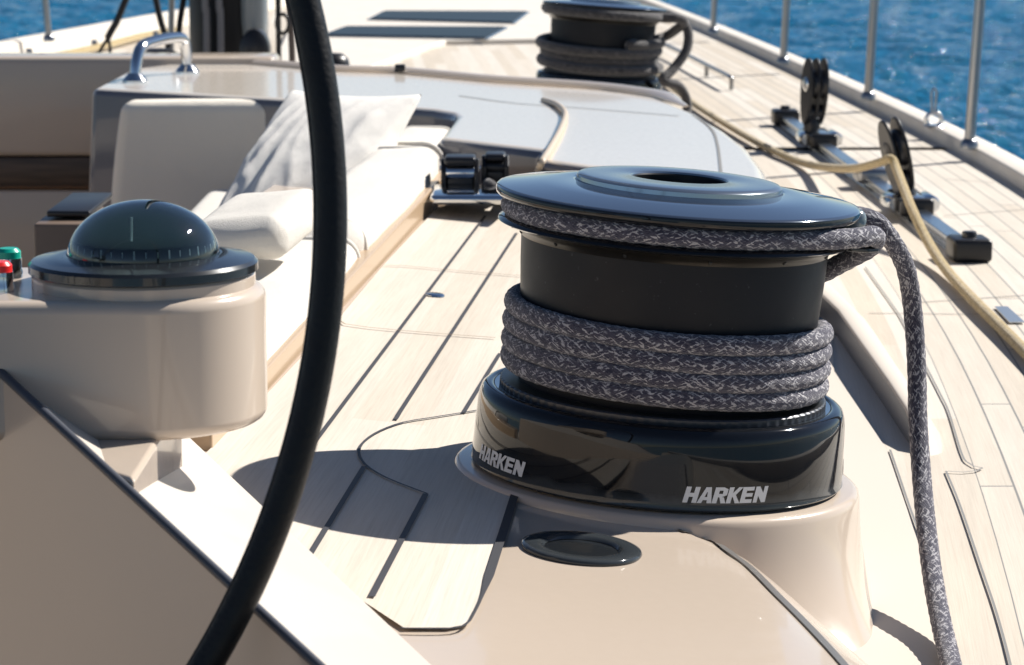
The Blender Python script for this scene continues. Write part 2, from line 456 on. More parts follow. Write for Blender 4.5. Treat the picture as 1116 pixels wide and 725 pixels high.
def rawmesh(me, co, qd):
    me.vertices.add(len(co)); me.vertices.foreach_set('co', co.ravel())
    me.loops.add(qd.size); me.loops.foreach_set('vertex_index', qd.ravel().astype(np.int32))
    me.polygons.add(len(qd)); me.polygons.foreach_set('loop_start', np.arange(0, qd.size, 4, dtype=np.int32))
    me.update(calc_edges=True); me.validate()
outer = np.array([(-900, -300, -1.93), (900, -300, -1.93), (900, 4000, -1.93), (-900, 4000, -1.93)], np.float32)
rawmesh(me, np.concatenate([co, outer]), np.concatenate([qd, [[len(co), len(co)+1, len(co)+2, len(co)+3]]]))
me.materials.append(WATER); me.shade_smooth(); sea = bpy.data.objects.new('sea', me); COL.objects.link(sea); sea['kind'] = 'structure'

ys = [-2+i*.25 for i in range(107)]
PLK = .0475; UB = (g(4.29)-.706)/PLK
def duv(x, y): return (UB-(g(y)-x)/PLK+0.0, y)
def duv2(x, y): return (-(UB-(g(y)-x)/PLK)*-1, y)
def deck_uv(x, y): return (((UB*PLK)-(g(y)-x))/PLK, y)   # 0 on the first full seam, growing outboard
rows, uvs = [], []
for y in ys:
    if y > 8.2: continue
    xs = [0.05+(g(y)+.02-.05)*k/40 for k in range(41)]
    rows.append([(x, y, ZS) for x in xs]); uvs.append([deck_uv(x, y) for x in xs])
bm = sheet(rows, uvs=uvs)
def zs(px, py, off=.0015): return P(px, py, ZS+off)
seamsA = [[(943, 291), (973, 333), (984, 350), (1007, 395), (1025, 430), (1034, 449), (1047, 491.5), (1053, 503), (1061, 508), (1071, 510)],
          [(1031, 513.5), (1046, 550), (1069, 617.6), (1086, 668), (1101, 724), (1122, 820)],
          [(1031, 513.5), (1050, 514.5), (1064, 513), (1071, 510)],
          [(970, 490), (979, 516), (990.5, 550), (1006, 593), (1026, 660), (1043, 730), (1060, 820)]]
for s_ in seamsA: strip(catmull([zs(*p, .003) for p in s_], .03), .0032, bm=bm, mi=1)
for a, b in (((947, 341), (1116, 343)), ((1000, 329.5), (1125, 321)), ((1028, 235), (1118, 228)), ((1031, 195), (1084, 199)), ((916, 159), (1014, 158))):
    strip([zs(*a), zs(*b)], .004, bm=bm, mi=1)
struct('side_deck', bm, [TEAK, CAULKG], smooth=0)
# margin boards inboard of the first seam carry no seams (negative u), cream gelcoat strip by the winch base
struct('deck_margin', sheet([[zs(*p) for p in r] for r in ([(850, 330), (905, 330), (909, 405), (966, 489)], [(850, 560), (900, 560), (950, 560), (989, 556)], [(850, 660), (890, 660), (960, 660), (1022, 660)], [(850, 780), (880, 780), (960, 780), (1050, 780)])]), mat('matte_beige_gelcoat', (.575, .515, .445), .6, spec=.25), smooth=0)
rows, uvs = [], []
for y in [8.12+i*.35 for i in range(48)]:
    a, b = pt(y)+.1, g(y)+.02
    if b-a < .05: b = a+.05
    xs = [a+(b-a)*k/60 for k in range(61)]
    rows.append([(x, y, ZS-.004) for x in xs]); uvs.append([deck_uv(x, y) for x in xs])
struct('foredeck', sheet(rows, uvs=uvs), TEAK, smooth=0)
struct('port_deck', sheet([[(pt(y)+.08, y, ZS-.002), (-2.35, y, ZS-.002)] for y in (-2, 2, 5, 7.9)], uvs=[[(0.1, y), (12.1, y)] for y in (-2, 2, 5, 7.9)]), TEAK, smooth=0)
struct('cockpit_sole', sheet([[(-2.4, y, -.95), (.02, y, -.95)] for y in (-2.5, 8)], uvs=[[(.1, y), (40, y)] for y in (-2.5, 8)]), mat('dark_low_bounce_sole', (.16, .11, .075), .6), smooth=0)  # sole out of view, coloured dark to cut bounce light on the pedestal

# ------------------------------------------------------------------ hull with bulwarks
hull = thing('yacht_hull', 'pale taupe yacht hull and bulwarks running forward to the bow', 'hull', (0, 0, ZS))
rows = []
for y in ys:
    if y > 24.4: continue
    x = g(y); rows.append([(x+.080, y, ZS+.03), (x+.10, y, ZS-.25), (x+.09, y, -1.0), (x-.12, y, -2.0)])
bm = sheet(rows)
rows = []
for y in ys:
    if y > 24.4: continue
    x = pt(y); rows.append([(x, y, ZS+.04), (x-.03, y, ZS-.25), (x, y, -1.0), (x+.25, y, -2.0)])
sheet(rows, bm=bm); obj('topsides', bm, HULLP, hull)
rows = []
for y in ys:
    if y > 24.2: continue
    x = g(y); rows.append([(x, y, ZS-.01), (x+.001, y, ZS+.034), (x+.003, y, ZS+.038), (x+.008, y, ZS+.040), (x+.070, y, ZS+.040), (x+.078, y, ZS+.037), (x+.082, y, ZS+.015)])
obj('bulwark', sheet(rows), CREAM, hull, smooth=60)
rows = []
for y in ys:
    if y > 24.2: continue
    x = pt(y); rows.append([(x+.11, y, ZS-.01), (x+.10, y, ZS+.05), (x+.10, y, ZS+.065), (x+.08, y, ZS+.075), (x+.02, y, ZS+.075), (x, y, ZS+.06), (x-.004, y, ZS+.02)])
obj('bulwark', sheet(rows), CREAM, hull, smooth=60)

# ------------------------------------------------------------------ coaming that carries the winch
SIL = [(753, 570), (777, 574), (800, 584), (824, 603), (855, 631), (883, 655), (918, 686), (954, 716)]
ST = sorted([(p.y, p.x) for p in (PL(*q) for q in SIL)])
def xs_(y):
    if y < 2.74: return interp(ST, y), min(.13, .045+.17*(2.78-y))
    return None, None
ySIL = max(a for a, b in ST)
def crest(y):
    if y <= ySIL:
        x = interp(ST, y); r = max(.05, min(.24, .05+.42*(ySIL-y)))
        return x-.34*r, r
    if y < 3.0: t = (y-ySIL)/(3.0-ySIL); x0 = interp(ST, ySIL)-.34*.05; return x0+(.20-x0)*t, .05
    return .20+.02*min(1, (y-3)), .05
OFFC = -.014
rows = []
yr = [1.2+.05*i for i in range(30)]+[2.7+.03*i for i in range(12)]+[3.1+.25*i for i in range(10)]+[5.45]
LFT = sorted([(q.y, q.x) for q in (PL(*p, OFFC) for p in ((205, 485), (325, 602), (455, 726), (620, 884)))])
def leftx(y):
    if y <= LFT[-1][0]: return interp(LFT, y)
    a = LFT[-1]; t = min(1, (y-a[0])/.25); return a[1]+((-.31+.078*(a[0]+.25-3.38))-.34-a[1])*t if t < 1 else (-.31+.078*(y-3.38))-.34
for y in yr:
    x0, r = crest(y); row = []; xl = leftx(y)
    row += [Vector((xl-.02, y, -.95)), Vector((xl-.02, y, zpl(xl, OFFC)-.02)), Vector((xl, y, zpl(xl, OFFC)))]
    for k in range(1, 25):
        x = xl+(x0-xl)*k/24; row.append(Vector((x, y, zpl(x, OFFC))))
    z0 = zpl(x0, OFFC); dzdx = -math.tan(TILT)
    for k in range(1, 15):
        a = math.pi/2*k/14*.97
        row.append(Vector((x0+r*math.sin(a), y, z0+dzdx*r*math.sin(a)-r*(1-math.cos(a)))))
    q = row[-1]; row.append(Vector((q.x+.02, y, ZS-.03)))
    rows.append(row)
from mathutils.bvhtree import BVHTree
bm = sheet(rows); bmesh.ops.recalc_face_normals(bm, faces=bm.faces)
BV = BVHTree.FromBMesh(bm)
def onto(px, py, lift=.0012):
    d = ray(px, py).normalized(); hit, nn, i, ds = BV.ray_cast(EYE, d)
    if hit is None: p = PL(px, py, OFFC); return p, WN
    if nn.dot(d) > 0: nn = -nn
    return hit+nn*lift, nn
coam = thing('winch_coaming', 'taupe gelcoat cockpit coaming carrying the big near winch', 'coaming', (0, 3, ZS))
obj('shoulder', bm, GRP, coam, smooth=50)
GR = [(741, 580), (765, 585.6), (792, 601), (816, 619), (847.6, 650.7), (879, 682), (918.5, 725), (985, 800)]
pts = [onto(*p) for p in GR]
cp = catmull([p for p, q in pts], .012); bm = bmesh.new(); prev = None
for i, p in enumerate(cp):
    hit, nn, _, _ = BV.find_nearest(p)
    if nn.z < 0: nn = -nn
    t = (cp[min(i+1, len(cp)-1)]-cp[max(i-1, 0)]).normalized(); s_ = t.cross(nn)  .normalized()*.0055; p = hit+nn*.0020
    cur = (bm.verts.new(p-s_), bm.verts.new(p+s_))
    if prev: bm.faces.new((prev[0], prev[1], cur[1], cur[0]))
    prev = cur
obj('joint_seam', bm, mat('dark_grey_joint', (.10, .095, .09), .4), coam)
TW = R(4.0)
MW = Matrix.Translation(WC) @ Matrix.Rotation(TW, 4, 'Y')
prof = [(0, -.0025), (.14, -.0025), (.2255, -.0025), (.230, -.0035), (.2335, -.007), (.235, -.012)]
keys = [(180, None), (20, None), (2, (949, 612)), (-18, (955, 655)), (-36, (958, 702)), (-55, (920, 722)), (-75, (840, 730)), (-100, (750, 735)), (-140, None), (-180, None)]
def circ(a): return Vector((WC.x+.275*math.cos(R(a)), WC.y+.275*math.sin(R(a)), ZS-.012))
kp = [(a, circ(a) if q is None else Vector((*P(*q, ZS).xy, ZS-.012))) for a, q in keys]
def foot(a):
    if a >= 20 or a <= -140: return circ(a)
    for (a0, p0), (a1, p1) in zip(kp, kp[1:]):
        if a1 <= a <= a0:
            i = kp.index((a0, p0)); t = (a0-a)/(a0-a1); pm = kp[max(i-1, 0)][1]; pn = kp[min(i+2, len(kp)-1)][1]
            if a0 == 20: pm = circ(38)
            if a1 == -140: pn = circ(-165)
            return .5*((2*p0)+(p1-pm)*t+(2*pm-5*p0+4*p1-pn)*t*t+(3*p0-pm-3*p1+pn)*t**3)
rows = []
for k in range(193):
    a = 180-360*k/192; row = [MW @ Vector((r*math.cos(R(a)), r*math.sin(R(a)), z)) for r, z in prof[1:]]
    e = row[-1]; f_ = foot(a)
    for q in range(1, 15):
        t = q/14; hh = .15*t+.85*t**2.1 if t < 1 else 1; hh = .30*t+.70*t**2.6
        row.append(Vector((e.x+(f_.x-e.x)*hh, e.y+(f_.y-e.y)*hh, e.z+(f_.z-e.z)*t)))
    rows.append(row)
bm = sheet(rows)
bmesh.ops.remove_doubles(bm, verts=bm.verts, dist=.0002)
obj('winch_pad', bm, GRP, coam, smooth=60)
# outboard fairing with its shaded inner face
base = [(912, 367), (938, 405), (966, 446), (986, 477), (995, 489), (1012, 500)]
hts = [.050, .048, .047, .045, .028, -.006]
B = [P(*p, ZS) for p in base]; fwd = B[0]+(B[0]-B[1]).normalized()*.9+Vector((-.12, 0, 0)); B = [fwd]+B; hts = [.12]+hts
fr = thing('coaming_fairing', 'cream moulded fairing outboard of the near winch, its inner wall coloured dark for shade', 'fairing', tuple(B[2]))
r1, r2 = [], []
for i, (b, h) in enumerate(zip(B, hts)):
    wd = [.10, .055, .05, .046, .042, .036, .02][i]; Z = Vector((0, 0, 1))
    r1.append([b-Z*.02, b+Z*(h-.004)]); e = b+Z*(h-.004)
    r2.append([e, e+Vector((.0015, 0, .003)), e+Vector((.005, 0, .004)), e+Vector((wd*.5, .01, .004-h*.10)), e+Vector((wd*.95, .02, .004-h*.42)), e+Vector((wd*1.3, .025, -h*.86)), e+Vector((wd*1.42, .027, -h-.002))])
obj('inner_wall', sheet(r1), mat('gelcoat_wall_shade', (.055, .062, .078), .4, coat=.3), fr, smooth=60)  # wall coloured dark to stand for the shade on it
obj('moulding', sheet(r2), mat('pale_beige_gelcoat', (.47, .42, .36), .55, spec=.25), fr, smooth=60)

# teak boards laid on the coaming
TO = -.010
def tk(px, py, o=.0): return PL(px, py, TO+o)
outl = [(477, 226), (545, 215), (640, 215), (720, 420), (600, 520), (560, 541), (545, 590), (528, 640), (513, 674), (506, 681), (490, 684), (440, 684), (391, 652), (330, 595), (224, 494), (292, 428), (371, 345), (418, 289)]
pl = [tk(*p) for p in outl]
dirv = (tk(391, 418)-tk(529, 235)).normalized(); per = Vector((-dirv.y, dirv.x, 0))
bm = poly(pl); uvl = bm.loops.layers.uv.verify()
for f in bm.faces:
    for lp in f.loops: lp[uvl].uv = (lp.vert.co.dot(per)/.09+3, lp.vert.co.dot(dirv))
CA = [([(529, 235), (391, 418), (304, 534)], .0055), ([(563, 254), (456, 418), (431, 457)], .0055), ([(397, 508), (338, 604)], .006),
      ([(545, 385), (505, 450)], .0055), ([(464, 538), (405, 650)], .0065), 
      ([(520, 447), (508, 449), (470, 455), (440, 460), (415, 469), (398, 480), (391, 492), (398, 506), (420, 520), (450, 532), (466, 538)], .0035)]
for q, wd in CA: strip(catmull([tk(*p, .002) for p in q], .02), wd, WN, bm, 1)
strip(catmull([tk(*p, .002) for p in [(562, 536), (545, 590), (527, 645), (516, 669), (509, 679), (497, 684), (470, 685.0), (436, 684.2)]], .008), .01, WN, bm, 1, lambda t: .0092 if t < .6 else max(.0028, .0092-.0064*(t-.6)/.15))
for q in ([(369, 349), (376, 353), (400, 356.5), (460, 362), (540, 368)], [(418, 289), (440, 289.5), (500, 295), (575, 301)]): strip(catmull([tk(*p, .003) for p in q], .02), .0035, WN, bm, 2)
struct('coaming_teak_deck', bm, [TEAKP, CAULK, THIN], smooth=0)
lt = obj('flush_latch', lathe([(0, .003), (.013, .003), (.0155, .0015), (.016, 0)], 32, M=Matrix.Translation(tk(474, 322, .001)) @ Matrix.Rotation(TILT, 4, 'Y')), CHROME)
tag(lt, 'tiny oval stainless latch set flush in the sunlit teak boards', 'latch')

# ------------------------------------------------------------------ coachroof
zc = lambda px, py, o=0: P(px, py, ZC+o)
ro = [(100, 96), (310, 108), (430, 115.5), (470, 119), (490, 122.5), (496, 127), (478, 150), (590, 163), (583, 173), (640, 181), (730, 186), (800, 195), (836, 197), (832, 182), (815, 160), (790, 141), (757, 122), (718, 106), (660, 98), (600, 94), (538, 90), (440, 80.5), (366, 78), (280, 70.5), (205, 67), (141, 75)]
roof = thing('coachroof', 'glossy taupe coachroof between the cockpit cushions and the far winch', 'coachroof', (0, 6.5, ZS))
top = [zc(*p) for p in ro]; bm = bmesh.new()
vt = [bm.verts.new(p) for p in top]; 
def flare(i, p):
    q = Vector((p.x, p.y, -.62))
    if i == 0: q += Vector((-.045, -.01, 0))
    if 11 <= i <= 18: q = Vector((p.x+.07, p.y+.0, ZS-.03))
    if 19 <= i: q.z = ZS-.03
    return q
vb = [bm.verts.new(flare(i, p)) for i, p in enumerate(top)]
bm.faces.new(vt)
for i in range(len(vt)):
    f = bm.faces.new((vt[i], vb[i], vb[(i+1) % len(vt)], vt[(i+1) % len(vt)]))
    if i < 11: f.material_index = 1  # cockpit-side faces take the shade-coloured copy
obj('roof_moulding', bm, [ROOF, GRP_SHADE], roof, bevel=.022, bseg=4, smooth=40)
# raised lip along the forward edge
lip = [(748, 116), (738, 111.5), (718, 104), (660, 96), (600, 91.5), (538, 87.5), (440, 78.5), (366, 76), (280, 69), (205, 65.5)]
obj('forward_lip', tube(catmull([zc(*p, .002) for p in lip], .05), lambda t: .003+.011*min(1, t*8), 10, flat=2.0), GRP, roof)
obj('roof_joint', strip(catmull([zc(*p, .0015) for p in [(755, 124), (775, 140), (782, 158), (786, 190)]], .02), .006), CAULKG, roof)
obj('roof_joint', strip(catmull([zc(*p, .0015) for p in [(500, 104), (560, 112), (640, 118), (740, 126)]], .03), .008), CAULKG, roof)
bulk = thing('cabin_bulkhead', 'taupe cabin bulkhead at the port end of the cockpit, with a walnut slot', 'bulkhead', (-2, 7.95, -.9))
xl, xr = PD(-420, 66, 7.9).x, PD(300, 66, 7.9).x
def zz(py, D=7.9): return PD(40, py, D).z
obj('upper_panel', rbox(((xl+xr)/2, 8.0, (zz(62)+zz(171))/2), (xr-xl, .2, zz(62)-zz(171)), .022, 4), GRP, bulk)
obj('walnut_slot', rbox(((xl+xr)/2, 8.003, (zz(171.5)+zz(206))/2), (xr-xl, .2, zz(171.5)-zz(206)-.002), .004, 2), WOOD, bulk)
obj('slot_shelf', rbox(((xl+xr)/2, 7.995, zz(204)), (xr-xl, .2, .012), .004, 2), mat('amber_wood_edge', (.13, .06, .02), .4), bulk)
obj('lower_panel', rbox(((xl+xr)/2, 8.0, (zz(207)-.95)/2), (xr-xl, .2, zz(207)+.95), .01, 3), GRP, bulk)
side = struct('cockpit_well', prism([(-2.45, -2.5, -.95), (-2.45, 8.1, -.95), (-2.45, 8.1, ZS-.002), (-2.45, -2.5, ZS-.002)], (.05, 0, 0)), GRP, smooth=0)

# ------------------------------------------------------------------ steering pedestal, compass, wheel
ped = thing('steering_pedestal', 'taupe helm pedestal with a sloping sunlit flank beside the wheel', 'pedestal', (-.6, 2.75, -.95))
def along(a, b, t): return a+(b-a)*t
fa, fb = PD(85, 485, 2.18), PD(345, 725, 1.93)     # sloping front edge of the flank
ba, bb = PD(215, 485, 2.66), PD(470, 725, 2.10)    # its back edge, meeting the coaming
FT = [along(fa, fb, t) for t in (-.5, 0, .5, 1, 1.7)]; BT = [along(ba, bb, t) for t in (-.5, 0, .5, 1, 1.7)]
lo = lambda p: Vector((p.x, p.y, -.95))
fa_, fb_, ba_, bb_ = FT[0], FT[-1], BT[0], BT[-1]
bm = sheet([[along(along(fa_, fb_, i/24), along(ba_, bb_, i/24), j/6) for j in range(7)] for i in range(25)])
v8 = [bm.verts.new(p) for p in (fa_, fb_, bb_, ba_, lo(fa_), lo(fb_), lo(bb_), lo(ba_))]
for q in ((0, 4, 5, 1), (1, 5, 6, 2), (2, 6, 7, 3), (3, 7, 4, 0), (4, 7, 6, 5)): bm.faces.new([v8[k] for k in q])
bmesh.ops.remove_doubles(bm, verts=bm.verts, dist=.0005)
for f in bm.faces:
    if f.calc_center_median().z > -.2 and f.calc_area() < .02: f.material_index = 1
obj('body', bm, [GRP, mat('pale_gelcoat', (.53, .475, .415), .45, coat=.15, spec=.3)], ped, smooth=25)
obj('edge_trim', tube([along(fa, fb, t)+Vector((0, -.001, .0015)) for t in (-.45, 0, .4, .8, 1.2, 1.6)], .0042, 10), RUBBER, ped)
DH = 2.38; KS = DH/2.76; xc = PD(157, 300, DH).x; RH = .127*KS
ztop = PD(157, 330, DH-RH).z; zbot = PD(120, 484, DH-RH).z
nx = PD(142, 520, DH).x
sh = Vector((.0035, .002, -.001)); E0, E1 = along(fa, fb, .236)+sh, along(fa, fb, -.16)+sh; dn = Vector((0, 0, -.15))
zn = zbot+.003
nf = [(Vector((E0.x, E0.y, zn)), Vector((E1.x, E1.y, zn))), (E0+dn, E1+dn)]
bm = bmesh.new(); V4 = [[bm.verts.new(q) for q in (p, Vector((p.x, 2.44, p.z)), Vector((l.x, 2.46, l.z)), l)] for p, l in nf]
for A_, B_ in zip(V4, V4[1:]):
    for k in range(4): bm.faces.new((A_[k], A_[(k+1) % 4], B_[(k+1) % 4], B_[k]))
bm.faces.new(V4[0]); bm.faces.new(V4[-1][::-1])
obj('neck', bm, GRP, ped, bevel=.005, bseg=3, smooth=50)
sp = [(xc+RH*math.sin(math.pi*k/36), DH-RH*math.cos(math.pi*k/36), zbot) for k in range(37)]+[(xc-.5, DH+RH, zbot), (xc-.5, DH-RH, zbot)]
head = obj('binnacle_head', prism(sp, (0, 0, ztop-zbot)), GRP, ped, bevel=.012, bseg=4, smooth=30)
ML = Matrix.Translation((xc, DH, ztop)) @ Matrix.Scale(KS, 4)
rim = obj('compass_bezel', lathe([(.116, .013), (.1195, .015), (.1195, .023), (.116, .0265), (.098, .0295), (.083, .0325), (.080, .032), (.0795, .008)], 96, M=ML), mat('black_bezel', (.014, .016, .018), .22, coat=.5), ped, smooth=30)
obj('compass_riser', lathe([(.1165, -.004), (.1165, .010), (.114, .0128), (.0, .0128)], 96, M=ML), GRP, ped, smooth=35)
dome = [(0, .015)]+[(.0793, .017)]+[(.0793*math.cos(math.pi/2*k/28), .030+.058*math.sin(math.pi/2*k/28)) for k in range(29)]
dome[-1] = (0, .030+.058)
cp_ = obj('compass_dome', lathe(dome, 96, M=ML), GLASS, ped, smooth=80)
card = obj('compass_card', lathe([(0, .020), (.055, .020), (.066, .024), (.0668, .0445), (.063, .046), (0, .046)], 64, M=ML), mat('green_black_card', (.022, .032, .030), .5), cp_, smooth=30, local=False)
bm = bmesh.new()
for k in range(36):
    a = 2*math.pi*k/36; M_ = ML @ Matrix.Rotation(a, 4, 'Z')
    hh = .006 if k % 3 else .0085
    bm2 = rbox((.0672, 0, .0385), (.0006, .0009 if k % 3 else .0016, hh), .0002, 1, bm, M_)
obj('card_marks', bm, TICK, cp_)
bm = bmesh.new()
for a in (-98,):
    p = ML @ Vector((.040*math.cos(R(a)), .040*math.sin(R(a)), 0)); tube([p+Vector((0, 0, .040)), p+Vector((0, 0, .062))], .0011, 8, bm=bm)
obj('lubber_pin', bm, TICK, cp_)
zb = ztop
for (px, py, D, m, lab) in ((10, 292, 2.414, GREEN, 'green'), (0, 306, 2.329, RED, 'red')):
    b = PD(px, py, D); r_ = .0111
    bt = obj('push_button', lathe([(0, .028), (r_*.75, .028), (r_, .025), (r_, .019), (r_*1.0, .019)], 32, M=Matrix.Translation((b.x, b.y, zb-.0005))), m, ped, smooth=35)
    obj('button_collar', lathe([(r_*.99, .0185), (r_*1.05, .0185), (r_*1.05, .008), (r_*1.12, .006), (r_*1.12, 0), (0, 0)], 32, M=Matrix.Translation((b.x, b.y, zb))), CHROME, bt, smooth=35)

WD = 2.02; WHC = PD(-590, 236, WD); WR = .809*WD/2.45; WT = R(11)
def wv(x, z, y=0): return WHC+Vector((x, z*math.sin(WT)+y*math.cos(WT), z*math.cos(WT)-y*math.sin(WT)))
wh = thing('helm_wheel', 'large black leather-bound steering wheel in front of the helm pedestal', 'steering wheel', tuple(WHC))
cpts = [wv(WR*math.cos(2*math.pi*k/360), WR*math.sin(2*math.pi*k/360)) for k in range(360)]
rimo = obj('rim', tube(cpts, .0126, 24, closed=True), LEATHER, wh, smooth=180)
bm = tube([p+(WHC-p).normalized()*.0122+Vector((0, -.003, 0)) for p in cpts], .0013, 6, closed=True)
obj('stitching', bm, mat('black_thread', (.03, .03, .03), .7), rimo)
for a in (45, 135, 225, 315):
    e = wv(WR*math.cos(R(a)), WR*math.sin(R(a)))
    obj('spoke', tube([wv(0, 0, .02), WHC.lerp(e, .5)+Vector((0, .012, 0)), e], .009, 12), STEEL, wh)
obj('hub', lathe([(0, .03), (.05, .03), (.06, .02), (.06, -.05), (.02, -.05), (.02, -.16), (0, -.16)], 32, M=Matrix.Translation(WHC) @ Matrix.Rotation(math.pi/2-WT, 4, 'X')), STEEL, wh)

# ------------------------------------------------------------------ winch
def letters(M, ang0, R0, zb, hgt, wang):
    """block capitals wrapped on the skirt; ang0 = left edge angle from the side that faces aft"""
    G = {'H': [[(0, 0), (.34, 0), (.34, 1), (0, 1)], [(.62, 0), (.96, 0), (.96, 1), (.62, 1)], [(.34, .37), (.62, .37), (.62, .62), (.34, .62)]],
         'A': [[(-.03, 0), (.29, 0), (.50, .70), (.34, 1)], [(.34, 1), (.50, .70), (.53, .70), (.72, 1)], [(.72, 1), (.53, .70), (.66, 0), (1.0, 0)], [(.35, .19), (.625, .19), (.59, .38), (.405, .38)]],
         'R': [[(0, 0), (.34, 0), (.34, 1), (0, 1)], [(.34, .79), (.62, .79), (.62, 1), (.34, 1)], [(.34, .38), (.62, .38), (.62, .59), (.34, .59)], [(.62, .38), (.95, .52), (.95, .88), (.62, 1)], [(.44, .38), (.76, .38), (1.0, 0), (.64, 0)]],
         'K': [[(0, 0), (.34, 0), (.34, 1), (0, 1)], [(.34, .36), (.58, .52), (1.02, 1), (.68, 1), (.34, .64)], [(.40, .40), (.58, .52), (1.02, 0), (.66, 0)]],
         'E': [[(0, 0), (.34, 0), (.34, 1), (0, 1)], [(.34, 0), (.9, 0), (.9, .23), (.34, .23)], [(.34, .39), (.86, .39), (.86, .61), (.34, .61)], [(.34, .77), (.9, .77), (.9, 1), (.34, 1)]],
         'N': [[(0, 0), (.31, 0), (.31, 1), (0, 1)], [(.68, 0), (.99, 0), (.99, 1), (.68, 1)], [(.31, 1), (.31, .42), (.68, 0), (.68, .58)]]}
    bm = bmesh.new()
    for i, ch in enumerate('HARKEN'):
        for q in G[ch]:
            vs = []
            for (x, y) in q:
                t = (i*1.02+x+.26*y)/6.4; a = ang0+wang*t; aa = -math.pi/2+a; z = zb+hgt*y
                rr = R0(z)+.0007
                vs.append(bm.verts.new(Vector((rr*math.cos(aa), rr*math.sin(aa), z))))
            bm.faces.new(vs)
    return bm
def skirt_r(z): return .2140-(z/.075)*.0035
def make_winch(loc):
    t = thing('sailing_winch', 'big gloss black near winch holding flecked braided rope', 'winch', tuple(loc), (0, TW, 0), 'winches on the deck')
    pr = [(.19, .0), (.2125, .0005), (.2145, .003), (.2138, .006)]+[(skirt_r(z), z) for z in (.01, .03, .05, .07)]+[(.2095, .078), (.2075, .0845), (.2035, .0885), (.1985, .0902), (.195, .0900), (.1935, .0885), (.1930, .080)]
    s = obj('base_skirt', lathe(pr, 160), GLOSS, t, True, smooth=50)
    for a in (4.2, -73.0, 81.4, 158, 235):
        obj('lettering', letters(None, R(a), skirt_r, .0115, .0175, R(27.2)), WHITEL, s, True, smooth=0, recalc=False)
    bm = bmesh.new(); nn_ = 360; rg_ = [[bm.verts.new((rr*math.cos(2*math.pi*k/nn_), rr*math.sin(2*math.pi*k/nn_), z)) for k in range(nn_) for rr in [r0+(.0010 if k % 4 < 2 else 0)]] for r0, z in ((.1862, .0884), (.1862, .0950), (.1845, .0966), (.160, .0975))]
    for A_, B_ in zip(rg_, rg_[1:]):
        for k in range(nn_): bm.faces.new((A_[k], A_[(k+1) % nn_], B_[(k+1) % nn_], B_[k]))
    obj('ribbed_foot', bm, mat('dark_ribbed_metal', (.06, .062, .068), .35, metal=.7), t, True, smooth=30)
    obj('top_ring', lathe([(.1929, .0884), (.186, .0880), (.160, .0885), (.150, .089)], 128), JAWTOP, t, True)
    pr = [(.155, .075), (.166, .092), (.1665, .11), (.168, .15), (.1705, .19), (.1735, .235), (.1745, .2625)]
    obj('drum', lathe(pr, 160), DRUM, t, True, smooth=60)
    pr = [(.1746, .2626), (.1765, .2668), (.183, .2722), (.190, .2750)]
    fl = obj('drum_collar', lathe(pr, 160), BRONZE, t, True, smooth=60)
    for a in range(0, 360, 30):
        p = Vector((.1770*math.cos(R(a+9)), .1770*math.sin(R(a+9)), .2672))
        obj('vent_hole', rbox((0, 0, 0), (.0035, .0035, .0045), .0012, 2, M=Matrix.Translation(p) @ Matrix.Rotation(R(a+9), 4, 'Z') @ Matrix.Rotation(.6, 4, 'Y')), BLACKM, fl, True)
    pr = [(.190, .2752), (.199, .2765), (.2022, .2785), (.2015, .2808), (.196, .2835), (.182, .287), (.176, .287)]
    obj('lower_jaw', lathe(pr, 160), GLOSS, t, True, smooth=60)
    pr = [(.176, .287), (.176, .302)]
    obj('jaw_throat', lathe(pr, 96), BLACKM, t, True)
    obj('jaw_rim', lathe([(.176, .301), (.19, .303), (.2040, .3072), (.2062, .3092), (.2066, .3115), (.2066, .3145), (.2060, .3165)], 192), GLOSS, t, True, smooth=50)
    pr = [(.2060, .3166), (.2045, .3182), (.201, .3190), (.160, .3245), (.121, .3295), (.1185, .3290), (.1175, .3275)]
    obj('upper_jaw', lathe(pr, 192), JAWTOP, t, True, smooth=50)
    pr = [(.1172, .3275), (.1165, .334), (.1135, .3365), (.108, .3372), (.058, .3382), (.0555, .3375), (.0545, .3355)]
    hb = obj('top_cap', lathe(pr, 128), HUBM, t, True, smooth=40)
    obj('handle_socket', lathe([(.0545, .3355), (.0535, .334), (.052, .270), (.03, .268), (.03, .285), (.022, .285), (.02, .262), (0, .262)], 48), mat('socket_steel', (.03, .03, .033), .3, metal=.6), hb, True, smooth=30)
    for ph in (-62, 118):                               # engraved arc on the cap
        pass
    # feeder arm on the starboard side
    ar = obj('feeder_arm', tube(catmull([(.150, .055, .290), (.18, .05, .293), (.200, .04, .2935), (.210, .028, .292)], .006), .011, 12, flat=.8), ARMM, t, True)
    obj('arm_knob', rbox((.2045, .03, .3000), (.030, .034, .027), .0125, 5, n=2), GREYGLASS, ar, True)
    pl_ = [(.165, -.03, 0), (.195, -.054, 0), (.214, -.054, 0), (.227, -.042, 0), (.229, -.022, 0), (.220, -.004, 0), (.190, .03, 0), (.168, .03, 0)]
    obj('rope_guide', prism([(x, y, .2735+(x-.17)*-.01) for x, y, _ in pl_], (0, 0, .0065)), ARMM, ar, True, bevel=.0028, bseg=3)
    return t
winch = make_winch(WC)
def ww(x, y, z): return MW @ Vector((x, y, z))
